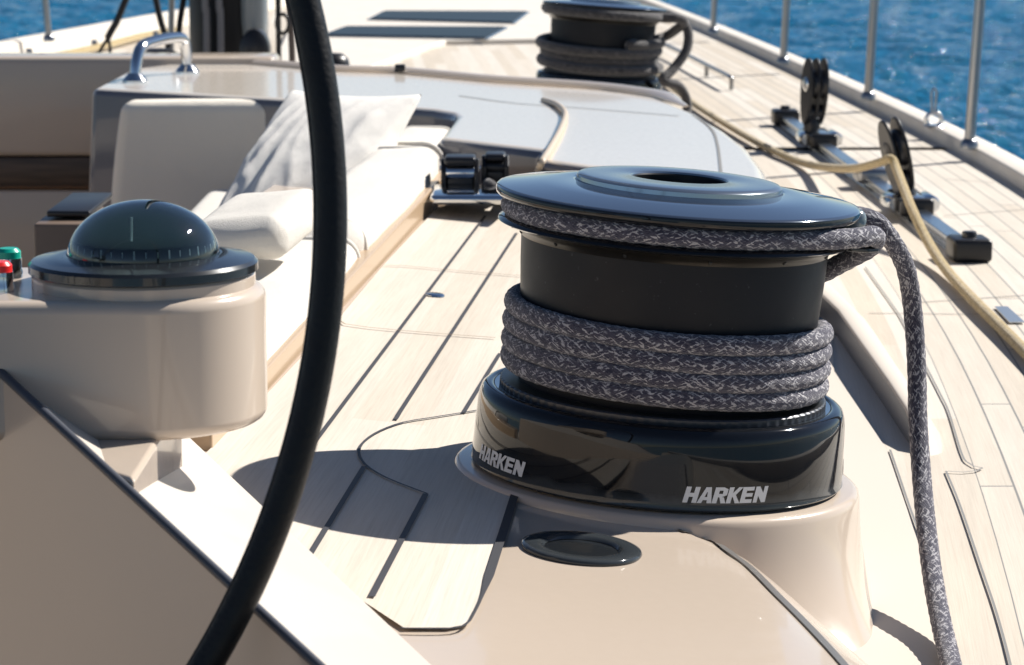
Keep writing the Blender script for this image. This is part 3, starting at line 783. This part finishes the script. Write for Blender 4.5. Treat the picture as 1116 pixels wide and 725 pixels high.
# the sheet on the near winch: four turns, up to the guide, round the jaws, and the tail down to the deck
RR = .0113; pts = []
n_t = 4.12; N_ = 300; a_s = 104
for k in range(N_+1):
    t = k/N_; a = R(a_s-360*n_t*t); turn = n_t*t
    st = math.floor(turn)+max(0, min(1, (turn % 1)*1.0))
    z = .1065+.0203*turn; rad = .1668+RR*.97+.0015*math.sin(7*a+turn*2)*.3
    pts.append(Vector((rad*math.cos(a), rad*math.sin(a), z+.0008*math.sin(3*a+turn))))
pts += [Vector(p) for p in ((.150, .120, .2090), (.178, .074, .2280), (.195, .040, .2460), (.2090, .012, .2610), (.2195, -.014, .2740), (.2220, -.040, .2880), (.2150, -.062, .2945), (.1960, -.0900, .2945))]
a0 = -34
for k in range(121):
    a = R(a0-300*k/120); rad = .1885+.016*max(0, 1-k/9)**1.5; pts.append(Vector((rad*math.cos(a), rad*math.sin(a), .2945)))
pts += [Vector(p) for p in ((.185, .075, .2960), (.203, .064, .3010))]
wpts = [MW @ p for p in pts]
tail = [(951, 240, 3.07), (964, 252, 3.08), (977, 271, 3.10), (988, 296, 3.12), (995, 340, 3.14), (999, 400, 3.13), (1000.5, 460, 3.10), (1004.5, 520, 3.05), (1010, 578, 2.97), (1017, 632, 2.88), (1026, 680, 2.79)]
wpts += [PD(*q) for q in tail]
wpts += [P(1037, 727, ZS+.012), P(1054, 800, ZS+.012), P(1085, 900, ZS+.012)]
rp = obj('braided_rope', tube(catmull(wpts, .0025), RR, 24, braid=.035), ROPE, smooth=180)
tag(rp, 'navy rope with white flecks, wound on the near winch with its tail down', 'rope')

# ------------------------------------------------------------------ far winch and its rope
FS = .97; FD = 8.6
FW = PD(651, 110, FD)
fw = copy_thing(winch, FW, (0, R(4.5), R(20)), FS, 'smaller dark far winch on the deck beyond the glossy coachroof')
obj_pad = struct('far_winch_plinth', lathe([(0, 0), (.225, 0), (.232, -.01), (.25, -.25)], 64, M=Matrix.Translation(FW-Vector((0, 0, .002))) @ Matrix.Rotation(R(4.5), 4, 'Y')), GRP, smooth=60)
MF = Matrix.Translation(FW) @ Matrix.Rotation(R(4.5), 4, 'Y') @ Matrix.Scale(FS, 4)
pts = []
for k in range(241):
    t = k/240; turn = 3.6*t; a = R(150-360*turn)
    rad = .186+.010*math.sin(2.2*turn+1)+.012*max(0, math.cos(a-R(190)))
    pts.append(Vector((rad*math.cos(a), rad*math.sin(a), .107+.028*turn+.012*math.sin(a*1.0+.6))))
pts += [Vector(p) for p in ((.20, .03, .225), (.245, -.02, .262), (.262, -.05, .285), (.240, -.075, .2965))]
for k in range(61):
    a = R(-24-310*k/60); rad = .196; pts.append(Vector((rad*math.cos(a), rad*math.sin(a), .2955)))
pts += [Vector(p) for p in ((.225, .02, .298), (.272, -.03, .270), (.278, -.06, .20), (.235, -.10, .130), (.20, -.135, .10), (.22, -.12, .088), (.262, -.085, .075), (.292, -.06, .03), (.292, -.08, -.02), (.25, -.17, -.035), (.17, -.245, -.028))]
dr = obj('charcoal_rope', tube(catmull([MF @ p for p in pts], .012), .0155, 14), ROPED, smooth=180)
tag(dr, 'dull charcoal rope looped loosely round the far winch', 'rope')

# ------------------------------------------------------------------ winch button socket
so_ = thing('deck_socket', 'round black socket ring in the taupe coaming below the near winch', 'deck socket', tuple(PL(633.5, 600, OFFC)))
MS = Matrix.Translation(PL(633.5, 600, OFFC)) @ Matrix.Rotation(TILT, 4, 'Y')
obj('ring', lathe([(.0615, .0), (.0625, .002), (.061, .0048), (.057, .006), (.044, .0062), (.0405, .0045), (.038, .0018)], 96, M=MS), GLOSS, so_, smooth=60)
obj('rubber_pad', lathe([(0, .0032), (.02, .0030), (.034, .0020), (.0385, .0012)], 64, M=MS), mat('dark_glossy_pad', (.012, .014, .016), .25, coat=.6), so_, smooth=60)

# ------------------------------------------------------------------ cockpit cushions and pillows
def cdir(y): return -.31+.078*(y-3.38)
def back_cushion(y0, y1, zt, label, wd=.30, zb=None, lean=0):
    x0, x1 = cdir(y0)-.015, cdir(y1)-.015; L = math.hypot(x1-x0, y1-y0); a = -math.atan2(x1-x0, y1-y0)
    M = Matrix.Translation(((x0+x1)/2, (y0+y1)/2, 0)) @ Matrix.Rotation(a, 4, 'Z') @ Matrix.Rotation(R(lean), 4, 'Y')
    zb_ = .012 if zb is None else zb
    bm = rbox((-wd/2, 0, (zt+zb_)/2), (wd, L-.012, zt-zb_), min(.06, (zt-zb_)*.45), 7, None, M, puff=.07, n=12)
    for v in bm.verts:
        k = noise.noise(v.co*5+Vector((y0, 0, 0)))*.006+noise.noise(v.co*14)*.003; v.co.z += k; v.co.x += k*.6
    o = obj('back_cushion', bm, CUSH, smooth=180); tag(o, label, 'cushion', 'ivory cushions along the coaming')
    bm = bmesh.new(); hw, hh, r_ = wd/2, (zt-zb_)/2, min(.06, (zt-zb_)*.45)
    for e in (-1, 1):
        lp = []
        for cx, cz, b0 in ((1, 1, 0), (-1, 1, 90), (-1, -1, 180), (1, -1, 270)):
            for k in range(7):
                b = R(b0+15*k); lp.append(M @ Vector((-hw+cx*(hw-r_)+r_*math.cos(b), e*((L-.012)/2-r_*.8), (zt+zb_)/2+cz*(hh-r_)+r_*math.sin(b))))
        obj('piping', tube(lp, .0055, 8, closed=True), CUSH, o, smooth=180)
    bm.free()
    return o
back_cushion(5.62, 6.05, .105, 'short far ivory cushion beside the rope clutches, behind the long one', .15)
back_cushion(4.36, 5.60, .105, 'long middle ivory cushion lying along the teak edge behind the wheel rim', .155)
back_cushion(3.12, 4.34, .085, 'near ivory cushion along the teak edge, closest to the compass', .34)
rows = []
bm = bmesh.new(); y0, y1 = 2.95, 6.3
prism([(cdir(y0)-.14, y0, -.15), (cdir(y0)+.004, y0, -.15), (cdir(y0)+.004, y0, zpl(cdir(y0), .012)), (cdir(y0)-.14, y0, zpl(cdir(y0), .012))], (cdir(y1)-cdir(y0), y1-y0, 0), bm)
cl = obj('cushion_ledge', bm, mat('tan_gelcoat', (.42, .30, .19), .4, coat=.3), bevel=.004); tag(cl, 'tan ledge running under the ivory cushions beside the teak boards', 'ledge')
seat = obj('seat_cushion', rbox((-.555, 5.35, -.16), (.42, 2.5, .12), .035, 5, puff=.04, n=8), CUSH, smooth=180); tag(seat, 'low ivory seat cushion under the pillows in the cockpit', 'cushion')
sb_ = obj('cockpit_bench', rbox((-.62, 5.35, -.59), (.29, 2.48, .72), .015, 3), GRP); tag(sb_, 'taupe cockpit seat base below the ivory seat cushion', 'seat base')
# upright back cushion on the aft face of the coachroof
D = 6.72; c0, c1 = PD(142, 112, D), PD(385, 121, D); c2 = PD(122, 245, D)
bm = rbox((0, 0, 0), ((c1-c0).length+.02, .10, c0.z-c2.z+.05), .028, 6, None, Matrix.Translation(((c0.x+c1.x)/2-.015, D+.05, (c0.z+c2.z)/2-.025)) @ Matrix.Rotation(R(-2), 4, 'Z'), puff=.03, n=10)
for v in bm.verts:
    t = (c0.z-v.co.z)/(c0.z-c2.z); v.co.x -= .035*t*(1 if v.co.x < (c0.x+c1.x)/2 else 0)
o = obj('upright_cushion', bm, OLIVE, smooth=180); tag(o, 'upright greige back cushion in shade below the coachroof handle', 'cushion')
# pillows
D = 5.75
D = 5.6
pc = [PD(318, 98, D+.22), PD(460, 103, D+.12), PD(392, 228, D-.15), PD(222, 258, D-.2)]
o = obj('throw_pillow', pillow(pc, .19, (-.5, -.85, .12), 56, .019, 1.7, pinch=.05), LINEN, smooth=180); tag(o, 'large white throw pillow leaning back against the cushions, mostly in shade', 'pillow')
c = PD(278, 250, 3.95)
bm = rbox((0, 0, 0), (.150, .23, .062), .024, 6, None, Matrix.Translation(c+Vector((.0, .05, 0))) @ Matrix.Rotation(R(-12), 4, 'Z') @ Matrix.Rotation(R(-7), 4, 'Y') @ Matrix.Rotation(R(6), 4, 'X'), puff=.16, n=12)
for v in bm.verts: v.co += Vector((1, 1, 1))*(noise.noise(v.co*16)*.005)
o = obj('small_pillow', bm, CUSH, smooth=180); tag(o, 'small ivory pillow lying behind the compass dome', 'pillow')

# ------------------------------------------------------------------ rope clutches and tray on the recess face
def clutch(px, py, D, wpx, hpx, label, lever):
    s = D/2832; w_, h_ = wpx*s, hpx*s; b = PD(px, py, D)
    t = thing('rope_clutch', label, 'rope clutch', tuple(b), group='rope clutches by the cushions')
    z0 = b.z
    for sx in (-1, 1): obj('side_plate', prism([(b.x+sx*w_*.42-.005, b.y-.05, z0), (b.x+sx*w_*.42-.005, b.y+.05, z0), (b.x+sx*w_*.42-.005, b.y+.05, z0+h_*.8), (b.x+sx*w_*.42-.005, b.y-.03, z0+h_*.9), (b.x+sx*w_*.42-.005, b.y-.05, z0+h_*.6)], (.010, 0, 0)), BLACKP, t, bevel=.002)
    obj('body', rbox((b.x, b.y, z0+h_*.25), (w_*.72, .085, h_*.48), .006, 3), BLACKP, t)
    obj('lever', rbox((b.x, b.y-.015, z0+h_*.86), (w_*.80, .075, h_*.22), .007, 3, M=None), BLACKP, t)
    obj('cam', lathe([(0, -w_*.36), (h_*.16, -w_*.36), (h_*.18, -w_*.3), (h_*.18, w_*.3), (h_*.16, w_*.36), (0, w_*.36)], 24, M=Matrix.Translation((b.x, b.y-.035, z0+h_*.56)) @ Matrix.Rotation(math.pi/2, 4, 'Y')), CHROME if lever else BLACKP, t)
    obj('pin', lathe([(0, -w_*.52), (.005, -w_*.52), (.005, w_*.52), (0, w_*.52)], 12, M=Matrix.Translation((b.x, b.y-.02, z0+h_*.66)) @ Matrix.Rotation(math.pi/2, 4, 'Y')), CHROME, t)
    return t
clutch(502, 210, 5.36, 42, 42, 'black rope clutch with a chrome cam, right beside the cushions', True)
clutch(540, 200, 5.40, 28, 35, 'narrower black rope clutch close to the winch disc edge', False)
a = PD(470, 214, 5.22); b = PD(556, 216, 5.12)
tr = obj('clutch_tray', rbox(((a.x+b.x)/2, 5.22, a.z+.004), (b.x-a.x, .20, .018), .008, 4), CHROME); tag(tr, 'low polished steel tray in front of the black rope clutches', 'tray')
ln = obj('clutch_line', tube(catmull([PD(531, 200, 5.34), PD(538, 205, 5.30), tk(545, 214, .013), tk(556, 222, .012), tk(580, 228, .012), tk(620, 232, .012)], .02), .012, 12), ROPED, smooth=180)
tag(ln, 'short grey line leading from the rope clutches behind the winch', 'rope')

# ------------------------------------------------------------------ on the coachroof
hs = [zc(146, 90), zc(151, 60), zc(166, 48), zc(195, 43), zc(205, 50), zc(203, 79)]
f0, f1 = zc(147, 90), zc(204, 80); hgt = .10
d_ = (f1-f0)
pth = [f0, f0+Vector((0, 0, hgt*.55))+d_*.04, f0+Vector((0, 0, hgt*.93))+d_*.14, f0+Vector((0, 0, hgt*1.04))+d_*.4, f0+Vector((0, 0, hgt*1.06))+d_*.75, f0+Vector((0, 0, hgt*.97))+d_*.93, f0+Vector((0, 0, hgt*.6))+d_*.99, f1]
hd = thing('grab_handle', 'arched polished grab handle on the corner of the coachroof', 'handle', tuple(f0))
obj('bar', tube(catmull(pth, .01), .0155, 16), CHROME, hd, smooth=180)
for f_ in (f0, f1): obj('foot', lathe([(.034, -.001), (.034, .006), (.026, .016), (.017, .026)], 32, M=Matrix.Translation(f_)), CHROME, hd)
ho = obj('tan_hose', tube(catmull([zc(592, 109, .003), zc(607, 114, .008), zc(616, 124, .008), zc(611, 141, .008), zc(600, 161, .008), zc(590, 178, .008), zc(585, 190, -.05)], .02), .0068, 12), mat('tan_rubber_hose', (.50, .41, .31), .35), smooth=180)
tag(ho, 'thin tan hose curving over the coachroof towards the winch', 'hose')
tb = thing('cockpit_table', 'small brown box end of a cockpit table left of the compass', 'table', tuple(PD(60, 330, 5.0)))
a, b = PD(36, 244, 5.0), PD(92, 330, 5.0)
obj('table_box', rbox(((a.x+b.x)/2, 5.14, (a.z-.95)/2), (b.x-a.x, .28, a.z+.95), .006, 3), WOODT, tb)
obj('table_leaf', rbox(((a.x+b.x)/2+.012, 5.2, a.z+.012), (b.x-a.x-.01, .30, .012), .004, 2), BLACKP, tb)

# ------------------------------------------------------------------ foredeck: trunk, hatches
zf = lambda px, py, o=0: P(px, py, ZS+.02+o)
tk_ = obj('low_trunk', prism([zf(*p) for p in [(296, 74), (392, 76), (470, 48), (486, 44), (600, 42), (640, 10), (650, -4), (330, -6)]], (0, 0, -.05)), CREAM, bevel=.006)
tag(tk_, 'low cream cabin trunk on the foredeck carrying two dark hatches', 'cabin trunk')
def hatch(pp, label):
    q = [zf(*p, .001) for p in pp]; c = sum(q, Vector())/4
    t = thing('deck_hatch', label, 'hatch', tuple(c), group='flush hatches on the foredeck')
    obj('frame', prism([c+(p-c)*1.05 for p in q], (0, 0, .006)), ALU, t, bevel=.003)
    obj('pane', prism([p+Vector((0, 0, .0065)) for p in q], (0, 0, .005)), SMOKE, t, bevel=.002)
hatch([(352, 40), (378, 30.5), (550, 31), (528, 43)], 'nearer long smoked glass hatch on the cream cabin trunk')
hatch([(404, 22), (420, 13.5), (574, 14), (558, 26)], 'farther smoked glass hatch, the one nearer to the bow')
o = obj('deck_box', rbox(tuple(PD(436, 76, 7.55)+Vector((0, 0, .004))), (.03, .03, .022), .004, 2), BLACKP); tag(o, 'tiny black fitting on the forward lip of the coachroof', 'fitting')

# ------------------------------------------------------------------ mast and rigging
DM = 10.2; s_ = DM/2832; mx = PD(247, 60, DM).x
ma = thing('mast', 'black mast foot with a grey panel, left of the wheel rim', 'mast', (mx, DM, ZS))
pr = [(.150*math.cos(a), .23*math.sin(a)) for a in [2*math.pi*k/48 for k in range(48)]]
obj('spar', prism([(mx+x, DM+.1+y, ZS) for x, y in pr], (0, 0, 8)), MASTM, ma, smooth=40)
bx = PD(272, 20, DM-.22).x
obj('grey_panel', lathe([(0, -.55), (.045, -.50), (.055, -.42), (.055, 1.2), (0, 1.25)], 32, M=Matrix.Translation((bx, DM-.07, PD(272, 20, DM-.22).z+.40))), MASTG, ma)
obj('side_strip', rbox((PD(287, 30, DM-.1).x, DM-.05, ZS+1.5), (.022, .06, 3), .006, 2), STEEL, ma)
obj('collar', lathe([(.0, .0), (.19, 0), (.19, .03), (.17, .05), (.0, .05)], 48, M=Matrix.Translation((mx, DM+.1, ZS)) @ Matrix.Scale(1.3, 4, (0, 1, 0))), MASTM, ma)
for px in (225, 240):
    a = PD(px, 66, DM-.16); o = obj('halyard', tube(catmull([Vector((a.x, a.y, ZS)), Vector((a.x+.004, a.y, .15)), Vector((a.x-.002, a.y, .45)), Vector((a.x, a.y+.05, 3.0))], .05), .013, 10), mat('grey_halyard', (.14, .14, .15), .7))
    tag(o, 'grey halyard hanging down the mast front, the %s one' % ('left' if px < 230 else 'right'), 'rope', 'halyards on the mast')
a = PD(278, 56, DM-.28)
wd_ = thing('mast_winch', 'rounded black winch bracket at the foot of the mast', 'winch', tuple(a))
obj('housing', lathe([(0, -.05), (.05, -.05), (.058, -.03), (.055, .03), (.04, .045), (0, .05)], 32, M=Matrix.Translation(a) @ Matrix.Rotation(math.pi/2, 4, 'X') @ Matrix.Scale(1.5, 4, (0, 1, 0))), BLACKP, wd_)
obj('shackle', tube(catmull([PD(284, 42, DM-.3), PD(290, 54, DM-.3), PD(292, 68, DM-.3), PD(292, 82, DM-.3)], .02), .010, 8), STEEL, wd_)
BL = mat('black_line', (.012, .012, .014), .7)
def line(pp, D, r, label, m=BL, name='rigging_line', cat='rope'):
    o = obj(name, tube(catmull([PD(x, y, D) for x, y in pp], .04), r, 10), m, smooth=180); return tag(o, label, cat)
sp_ = line([(150, -30), (137, 0), (127, 24), (119, 38), (117, 42)], 10.9, .014, 'black strap slanting down over the port bulwark, forking at its end')
line([(118, 41), (111, 52), (104, 64)], 10.9, .007, 'left thin leg under the forked black strap'); line([(118, 41), (120, 52), (120, 66)], 10.9, .007, 'right thin leg under the forked black strap')
line([(166, -30), (170, 0), (176, 26), (183, 48), (186, 76)], 10.6, .013, 'black line beside the steel shroud left of the mast')
line([(205, -30), (200, 0), (196, 24), (194, 44)], 10.4, .012, 'black line hanging close to the left edge of the mast')
line([(188, -60), (187, 0), (186.5, 40), (186, 72)], 10.7, .013, 'thin steel shroud standing left of the mast', STEEL, 'shroud', 'shroud')
line([(303, -60), (303, 0), (303.5, 36), (304, 78)], 9.6, .010, 'thin dark line with a ring, right of the mast')
line([(315, -60), (316, 0), (317.5, 36), (319, 78)], 9.6, .012, 'brownish line next to the ringed line right of the mast', mat('brown_line', (.09, .07, .06), .6))
c = PD(308, 26, 9.58); o = obj('rigging_ring', tube([c+Vector((.022*math.cos(2*math.pi*k/32), 0, .034*math.sin(2*math.pi*k/32))) for k in range(32)], .007, 8, closed=True), BLACKP, smooth=180); tag(o, 'dark oval ring on the thin line right of the mast', 'ring')
c = PD(170, 68, 9.3); o = obj('deck_vent', lathe([(0, .05), (.05, .047), (.082, .03), (.09, 0), (.09, -.12), (0, -.12)], 40, M=Matrix.Translation(c)), BLACKP, smooth=40); tag(o, 'low black dome on the deck behind the grab handle', 'vent')
c = PD(364, 70, 9.3); o = obj('deck_vent', lathe([(0, .04), (.03, .037), (.05, .02), (.055, 0), (.055, -.2), (0, -.2)], 32, M=Matrix.Translation(c)), BLACKP, smooth=40); tag(o, 'black dome peeping out from behind the wheel rim', 'vent')

# ------------------------------------------------------------------ stanchions, rails and brackets
def stanchion(label, base, lean):
    t = thing('stanchion', label, 'stanchion', tuple(base), (0, R(lean), 0), 'steel stanchions along the bulwarks')
    obj('post', tube([(0, 0, .0), (0, 0, .35), (0, 0, .68)], .0155, 20), STEEL, t, True, smooth=60)
    obj('base_cup', lathe([(.026, -.004), (.026, .012), (.021, .022), (.0165, .026)], 28), STEEL, t, True)
    obj('cap', lathe([(.0155, .675), (.017, .682), (.012, .695), (0, .699)], 24), CHROME, t, True)
    return t
ZB = ZS+.040
st0 = stanchion('nearest steel stanchion, standing right of the ring on the starboard bulwark', P(1056, 161, ZB), 2.6)
for (px, py, lab, ln_) in ((946, 108, 'steel stanchion between the two black deck blocks, on the starboard bulwark', 2.4), (853.5, 69, 'steel stanchion left of the farther black deck block', 2.2), (777, 36, 'steel stanchion just right of the far winch, farthest to starboard', 2.0), (53.5, 44, 'lone steel stanchion on the port bulwark', -4)):
    p_ = P(px, py, ZB if px > 300 else ZS+.07); copy_thing(st0, p_, (0, R(ln_), 0), 1, lab)
for (px, py, lab) in ((32, 60, 'leftmost short dark bracket along the port bulwark'), (103, 50, 'short dark bracket on the port bulwark beside the forked strap'), (170, 40, 'short dark bracket on the port bulwark nearest to the mast')):
    c = P(px, py+4, ZS); o = obj('bulwark_bracket', rbox((c.x, c.y, ZS+.02), (.028, .03, .05), .006, 2), STEEL); tag(o, lab, 'bracket', 'brackets along the port bulwark')
o = obj('port_line', tube(catmull([P(40, 66, ZS+.02), P(80, 58, ZS+.02), P(120, 49, ZS+.02), P(150, 41, ZS+.02), P(190, 33, ZS+.02)], .1), .018, 10), ROPEB, smooth=180); tag(o, 'faded tan rope lying along the port bulwark', 'rope')
hr = thing('deck_rail', 'low steel hand rail on the deck right of the far winch', 'hand rail', tuple(P(797, 98, ZS)))
hz = .047; bp = [P(690, 44, ZS), P(716, 56, ZS), P(743, 69, ZS), P(770, 83.5, ZS), P(797, 98, ZS)]
obj('rail_bar', tube(catmull([bp[0]+Vector((0, 0, hz)), bp[1]+Vector((0, 0, hz)), bp[2]+Vector((0, 0, hz)), bp[3]+Vector((0, 0, hz)), bp[4].lerp(bp[3], .1)+Vector((0, 0, hz)), bp[4]+Vector((0, 0, hz*.8))], .02), .0085, 12), STEEL, hr)
for b_ in bp: obj('rail_leg', tube([b_, b_+Vector((0, 0, hz))], .0085, 10), STEEL, hr)

# ------------------------------------------------------------------ ring on the starboard bulwark
c = P(1018, 137, ZB); rg = thing('lifting_eye', 'stainless eye with an upright wire loop on the starboard bulwark', 'eye', tuple(c))
obj('eye', tube([c+Vector((.024*math.cos(2*math.pi*k/32), .004, .018+.022*math.sin(2*math.pi*k/32))) for k in range(32)], .0075, 10, closed=True), CHROME, rg)
obj('base_plate', lathe([(0, .004), (.03, .003), (.033, 0)], 32, M=Matrix.Translation(c)), CHROME, rg)
obj('wire_loop', tube(catmull([c+Vector(q) for q in ((-.006, 0, .035), (-.010, 0, .08), (-.010, 0, .105), (-.003, 0, .118), (.005, 0, .105), (.004, 0, .08), (.002, 0, .035))], .006), .0035, 8), STEEL, rg)

# ------------------------------------------------------------------ genoa track with cars and standing blocks
A, Bq = P(857, 137, ZS), P(1052, 281, ZS); u = (Bq-A).normalized(); s = Vector((-u.y, u.x, 0)); L = (Bq-A).length
def on(t, side=0, h=0): return A+u*(L*t)+s*side+Vector((0, 0, h))
def frame(p, dx, up=Vector((0, 0, 1))):
    dy = up.cross(dx).normalized(); dz = dx.cross(dy).normalized()
    m = Matrix((dx, dy, dz)).transposed().to_4x4(); m.translation = p; return m
trk = thing('deck_track', 'grey metal track bolted to the starboard side deck', 'track', tuple(A))
Mt = frame(A, u)
bm = bmesh.new(); prf = [(-.024, 0), (-.024, .006), (-.014, .010), (-.014, .020), (-.021, .024), (-.019, .032), (.019, .032), (.021, .024), (.014, .020), (.014, .010), (.024, .006), (.024, 0)]
va = [bm.verts.new(Mt @ Vector((0, y, z))) for y, z in prf]; vb = [bm.verts.new(Mt @ Vector((L, y, z))) for y, z in prf]
bm.faces.new(va[::-1]); bm.faces.new(vb)
for i in range(len(prf)): bm.faces.new((va[i], va[(i+1) % len(prf)], vb[(i+1) % len(prf)], vb[i]))
obj('rail', bm, ALU, trk, bevel=.0015, smooth=30)
for t_, sgn in ((-.012, 1), (1.012, -1)):
    m = frame(on(t_), u)
    e = obj('end_stop', rbox((0, 0, .026), (.10, .085, .05), .010, 3, M=m), BLACKP, trk)
    obj('end_knob', lathe([(0, .004), (.014, .003), (.016, .0), (.016, -.012)], 20, M=m @ Matrix.Translation((.0, 0, .06))), BLACKP, e)
def block(label, t_, base_px, top_px, kind):
    p = on(t_); m = frame(p, u)
    rt = thing('standing_block', label, 'deck block', tuple(p), group='blocks on the starboard track')
    car = obj('car', rbox((0, 0, .036), (.17, .062, .036), .010, 3, M=m), ALU, rt)
    for sx in (-1, 1): obj('car_bumper', rbox((sx*.098, 0, .034), (.03, .082, .046), .012, 3, M=m), BLACKP, car)
    for sy in (-1, 1): obj('car_roller', lathe([(0, -.06), (.016, -.06), (.020, -.05), (.020, .05), (.016, .06), (0, .06)], 20, M=m @ Matrix.Translation((0, sy*.045, .036)) @ Matrix.Rotation(math.pi/2, 4, 'Y')), CHROME, car)
    D = p.y; b = PD(*base_px, D); tp = PD(*top_px, D-.01); ax = (tp-b); hl = ax.length; ax.normalize()
    side = Vector((.96, .28, 0)); side = (side-ax*side.dot(ax)).normalized(); fw_ = ax.cross(side).normalized()
    def pl(h, wd, t0): return b+ax*h+fw_*wd+side*t0
    n = 22; wmax = .044
    cheeks = (-.029, -.004, .021) if kind == 2 else (-.022, .011)
    for c0 in cheeks:
        out = []
        for k in range(n):
            a = 2*math.pi*k/n; hh = hl*(.57-.43*math.cos(a)); ww_ = wmax*math.sin(a)*(.8+.25*(hh/hl)); out.append(pl(hh, ww_, c0))
        ck = obj('cheek', prism(out, side*.009), BLACKP, rt, bevel=.003, bseg=2)
        obj('cheek_boss', lathe([(0, .004), (.018, .003), (.022, 0)], 24, M=frame(pl(hl*.66, 0, c0-.0008), -fw_, -side)), CHROME if kind == 2 else BLACKP, ck)
    for c0 in [(a+b_)/2+.0045 for a, b_ in zip(cheeks, cheeks[1:])]:
        for hh, rr in ((.66, .047), (.30, .026)):
            obj('sheave', lathe([(0, -.010), (rr, -.010), (rr*.88, -.003), (rr*.88, .003), (rr, .010), (0, .010)], 32, M=frame(pl(hl*hh, 0, c0), fw_, side)), BLACKP, rt)
    obj('stand_up_boot', lathe([(.020, -.03), (.026, 0), (.022, .015), (.026, .03), (.021, .045), (.018, .06), (0, .06)], 24, M=frame(b, side, ax)), BLACKP, rt)
    return rt
def tnear(px, py):
    q = P(px, py, ZS); return max(0, min(1, (q-A).dot(u)/L))
block('upright black double block on the far end of the deck track', tnear(893, 163), (884, 148), (890, 63), 2)
block('leaning black block with the tan rope running through it', tnear(992, 236), (990, 226), (968, 129), 1)
lc = obj('loose_car', rbox((0, 0, .036), (.10, .085, .04), .012, 3, M=frame(on(tnear(950, 205)), u)), STEEL); tag(lc, 'short steel car on the track just behind the leaning block', 'track car')
rb = [P(700, 70, ZS+.014), P(735, 97, ZS+.014), P(760, 116, ZS+.014), P(800, 141, ZS+.014), P(842, 164, ZS+.014), P(880, 179, ZS+.02), PD(925, 184, 6.75), PD(958, 177.5, 6.42)]
tb_ = P(1116, 381, ZS+.014); pk = PD(971, 176, 6.33)
rb += [pk+Vector((0, 0, .006)), PD(978, 187, 6.26), P(994, 228, ZS+.085), P(1011, 263, ZS+.040), P(1032, 295, ZS+.018), P(1062, 328, ZS+.0155), P(1116, 382, ZS+.014), P(1180, 450, ZS+.014)]
o = obj('tan_rope', tube(catmull(rb, .012), .0108, 16, braid=.02), ROPEB, smooth=180); tag(o, 'tan rope crossing the side deck through the leaning black block', 'rope')
q = [P(*p, ZS+.003) for p in [(1084, 335), (1098, 335), (1117, 352), (1100, 352)]]
o = obj('deck_plate', prism(q, (0, 0, .002)), mat('satin_plate', (.6, .62, .64), .35, metal=1)); tag(o, 'small polished plate flush in the side deck beside the tan rope', 'deck plate')
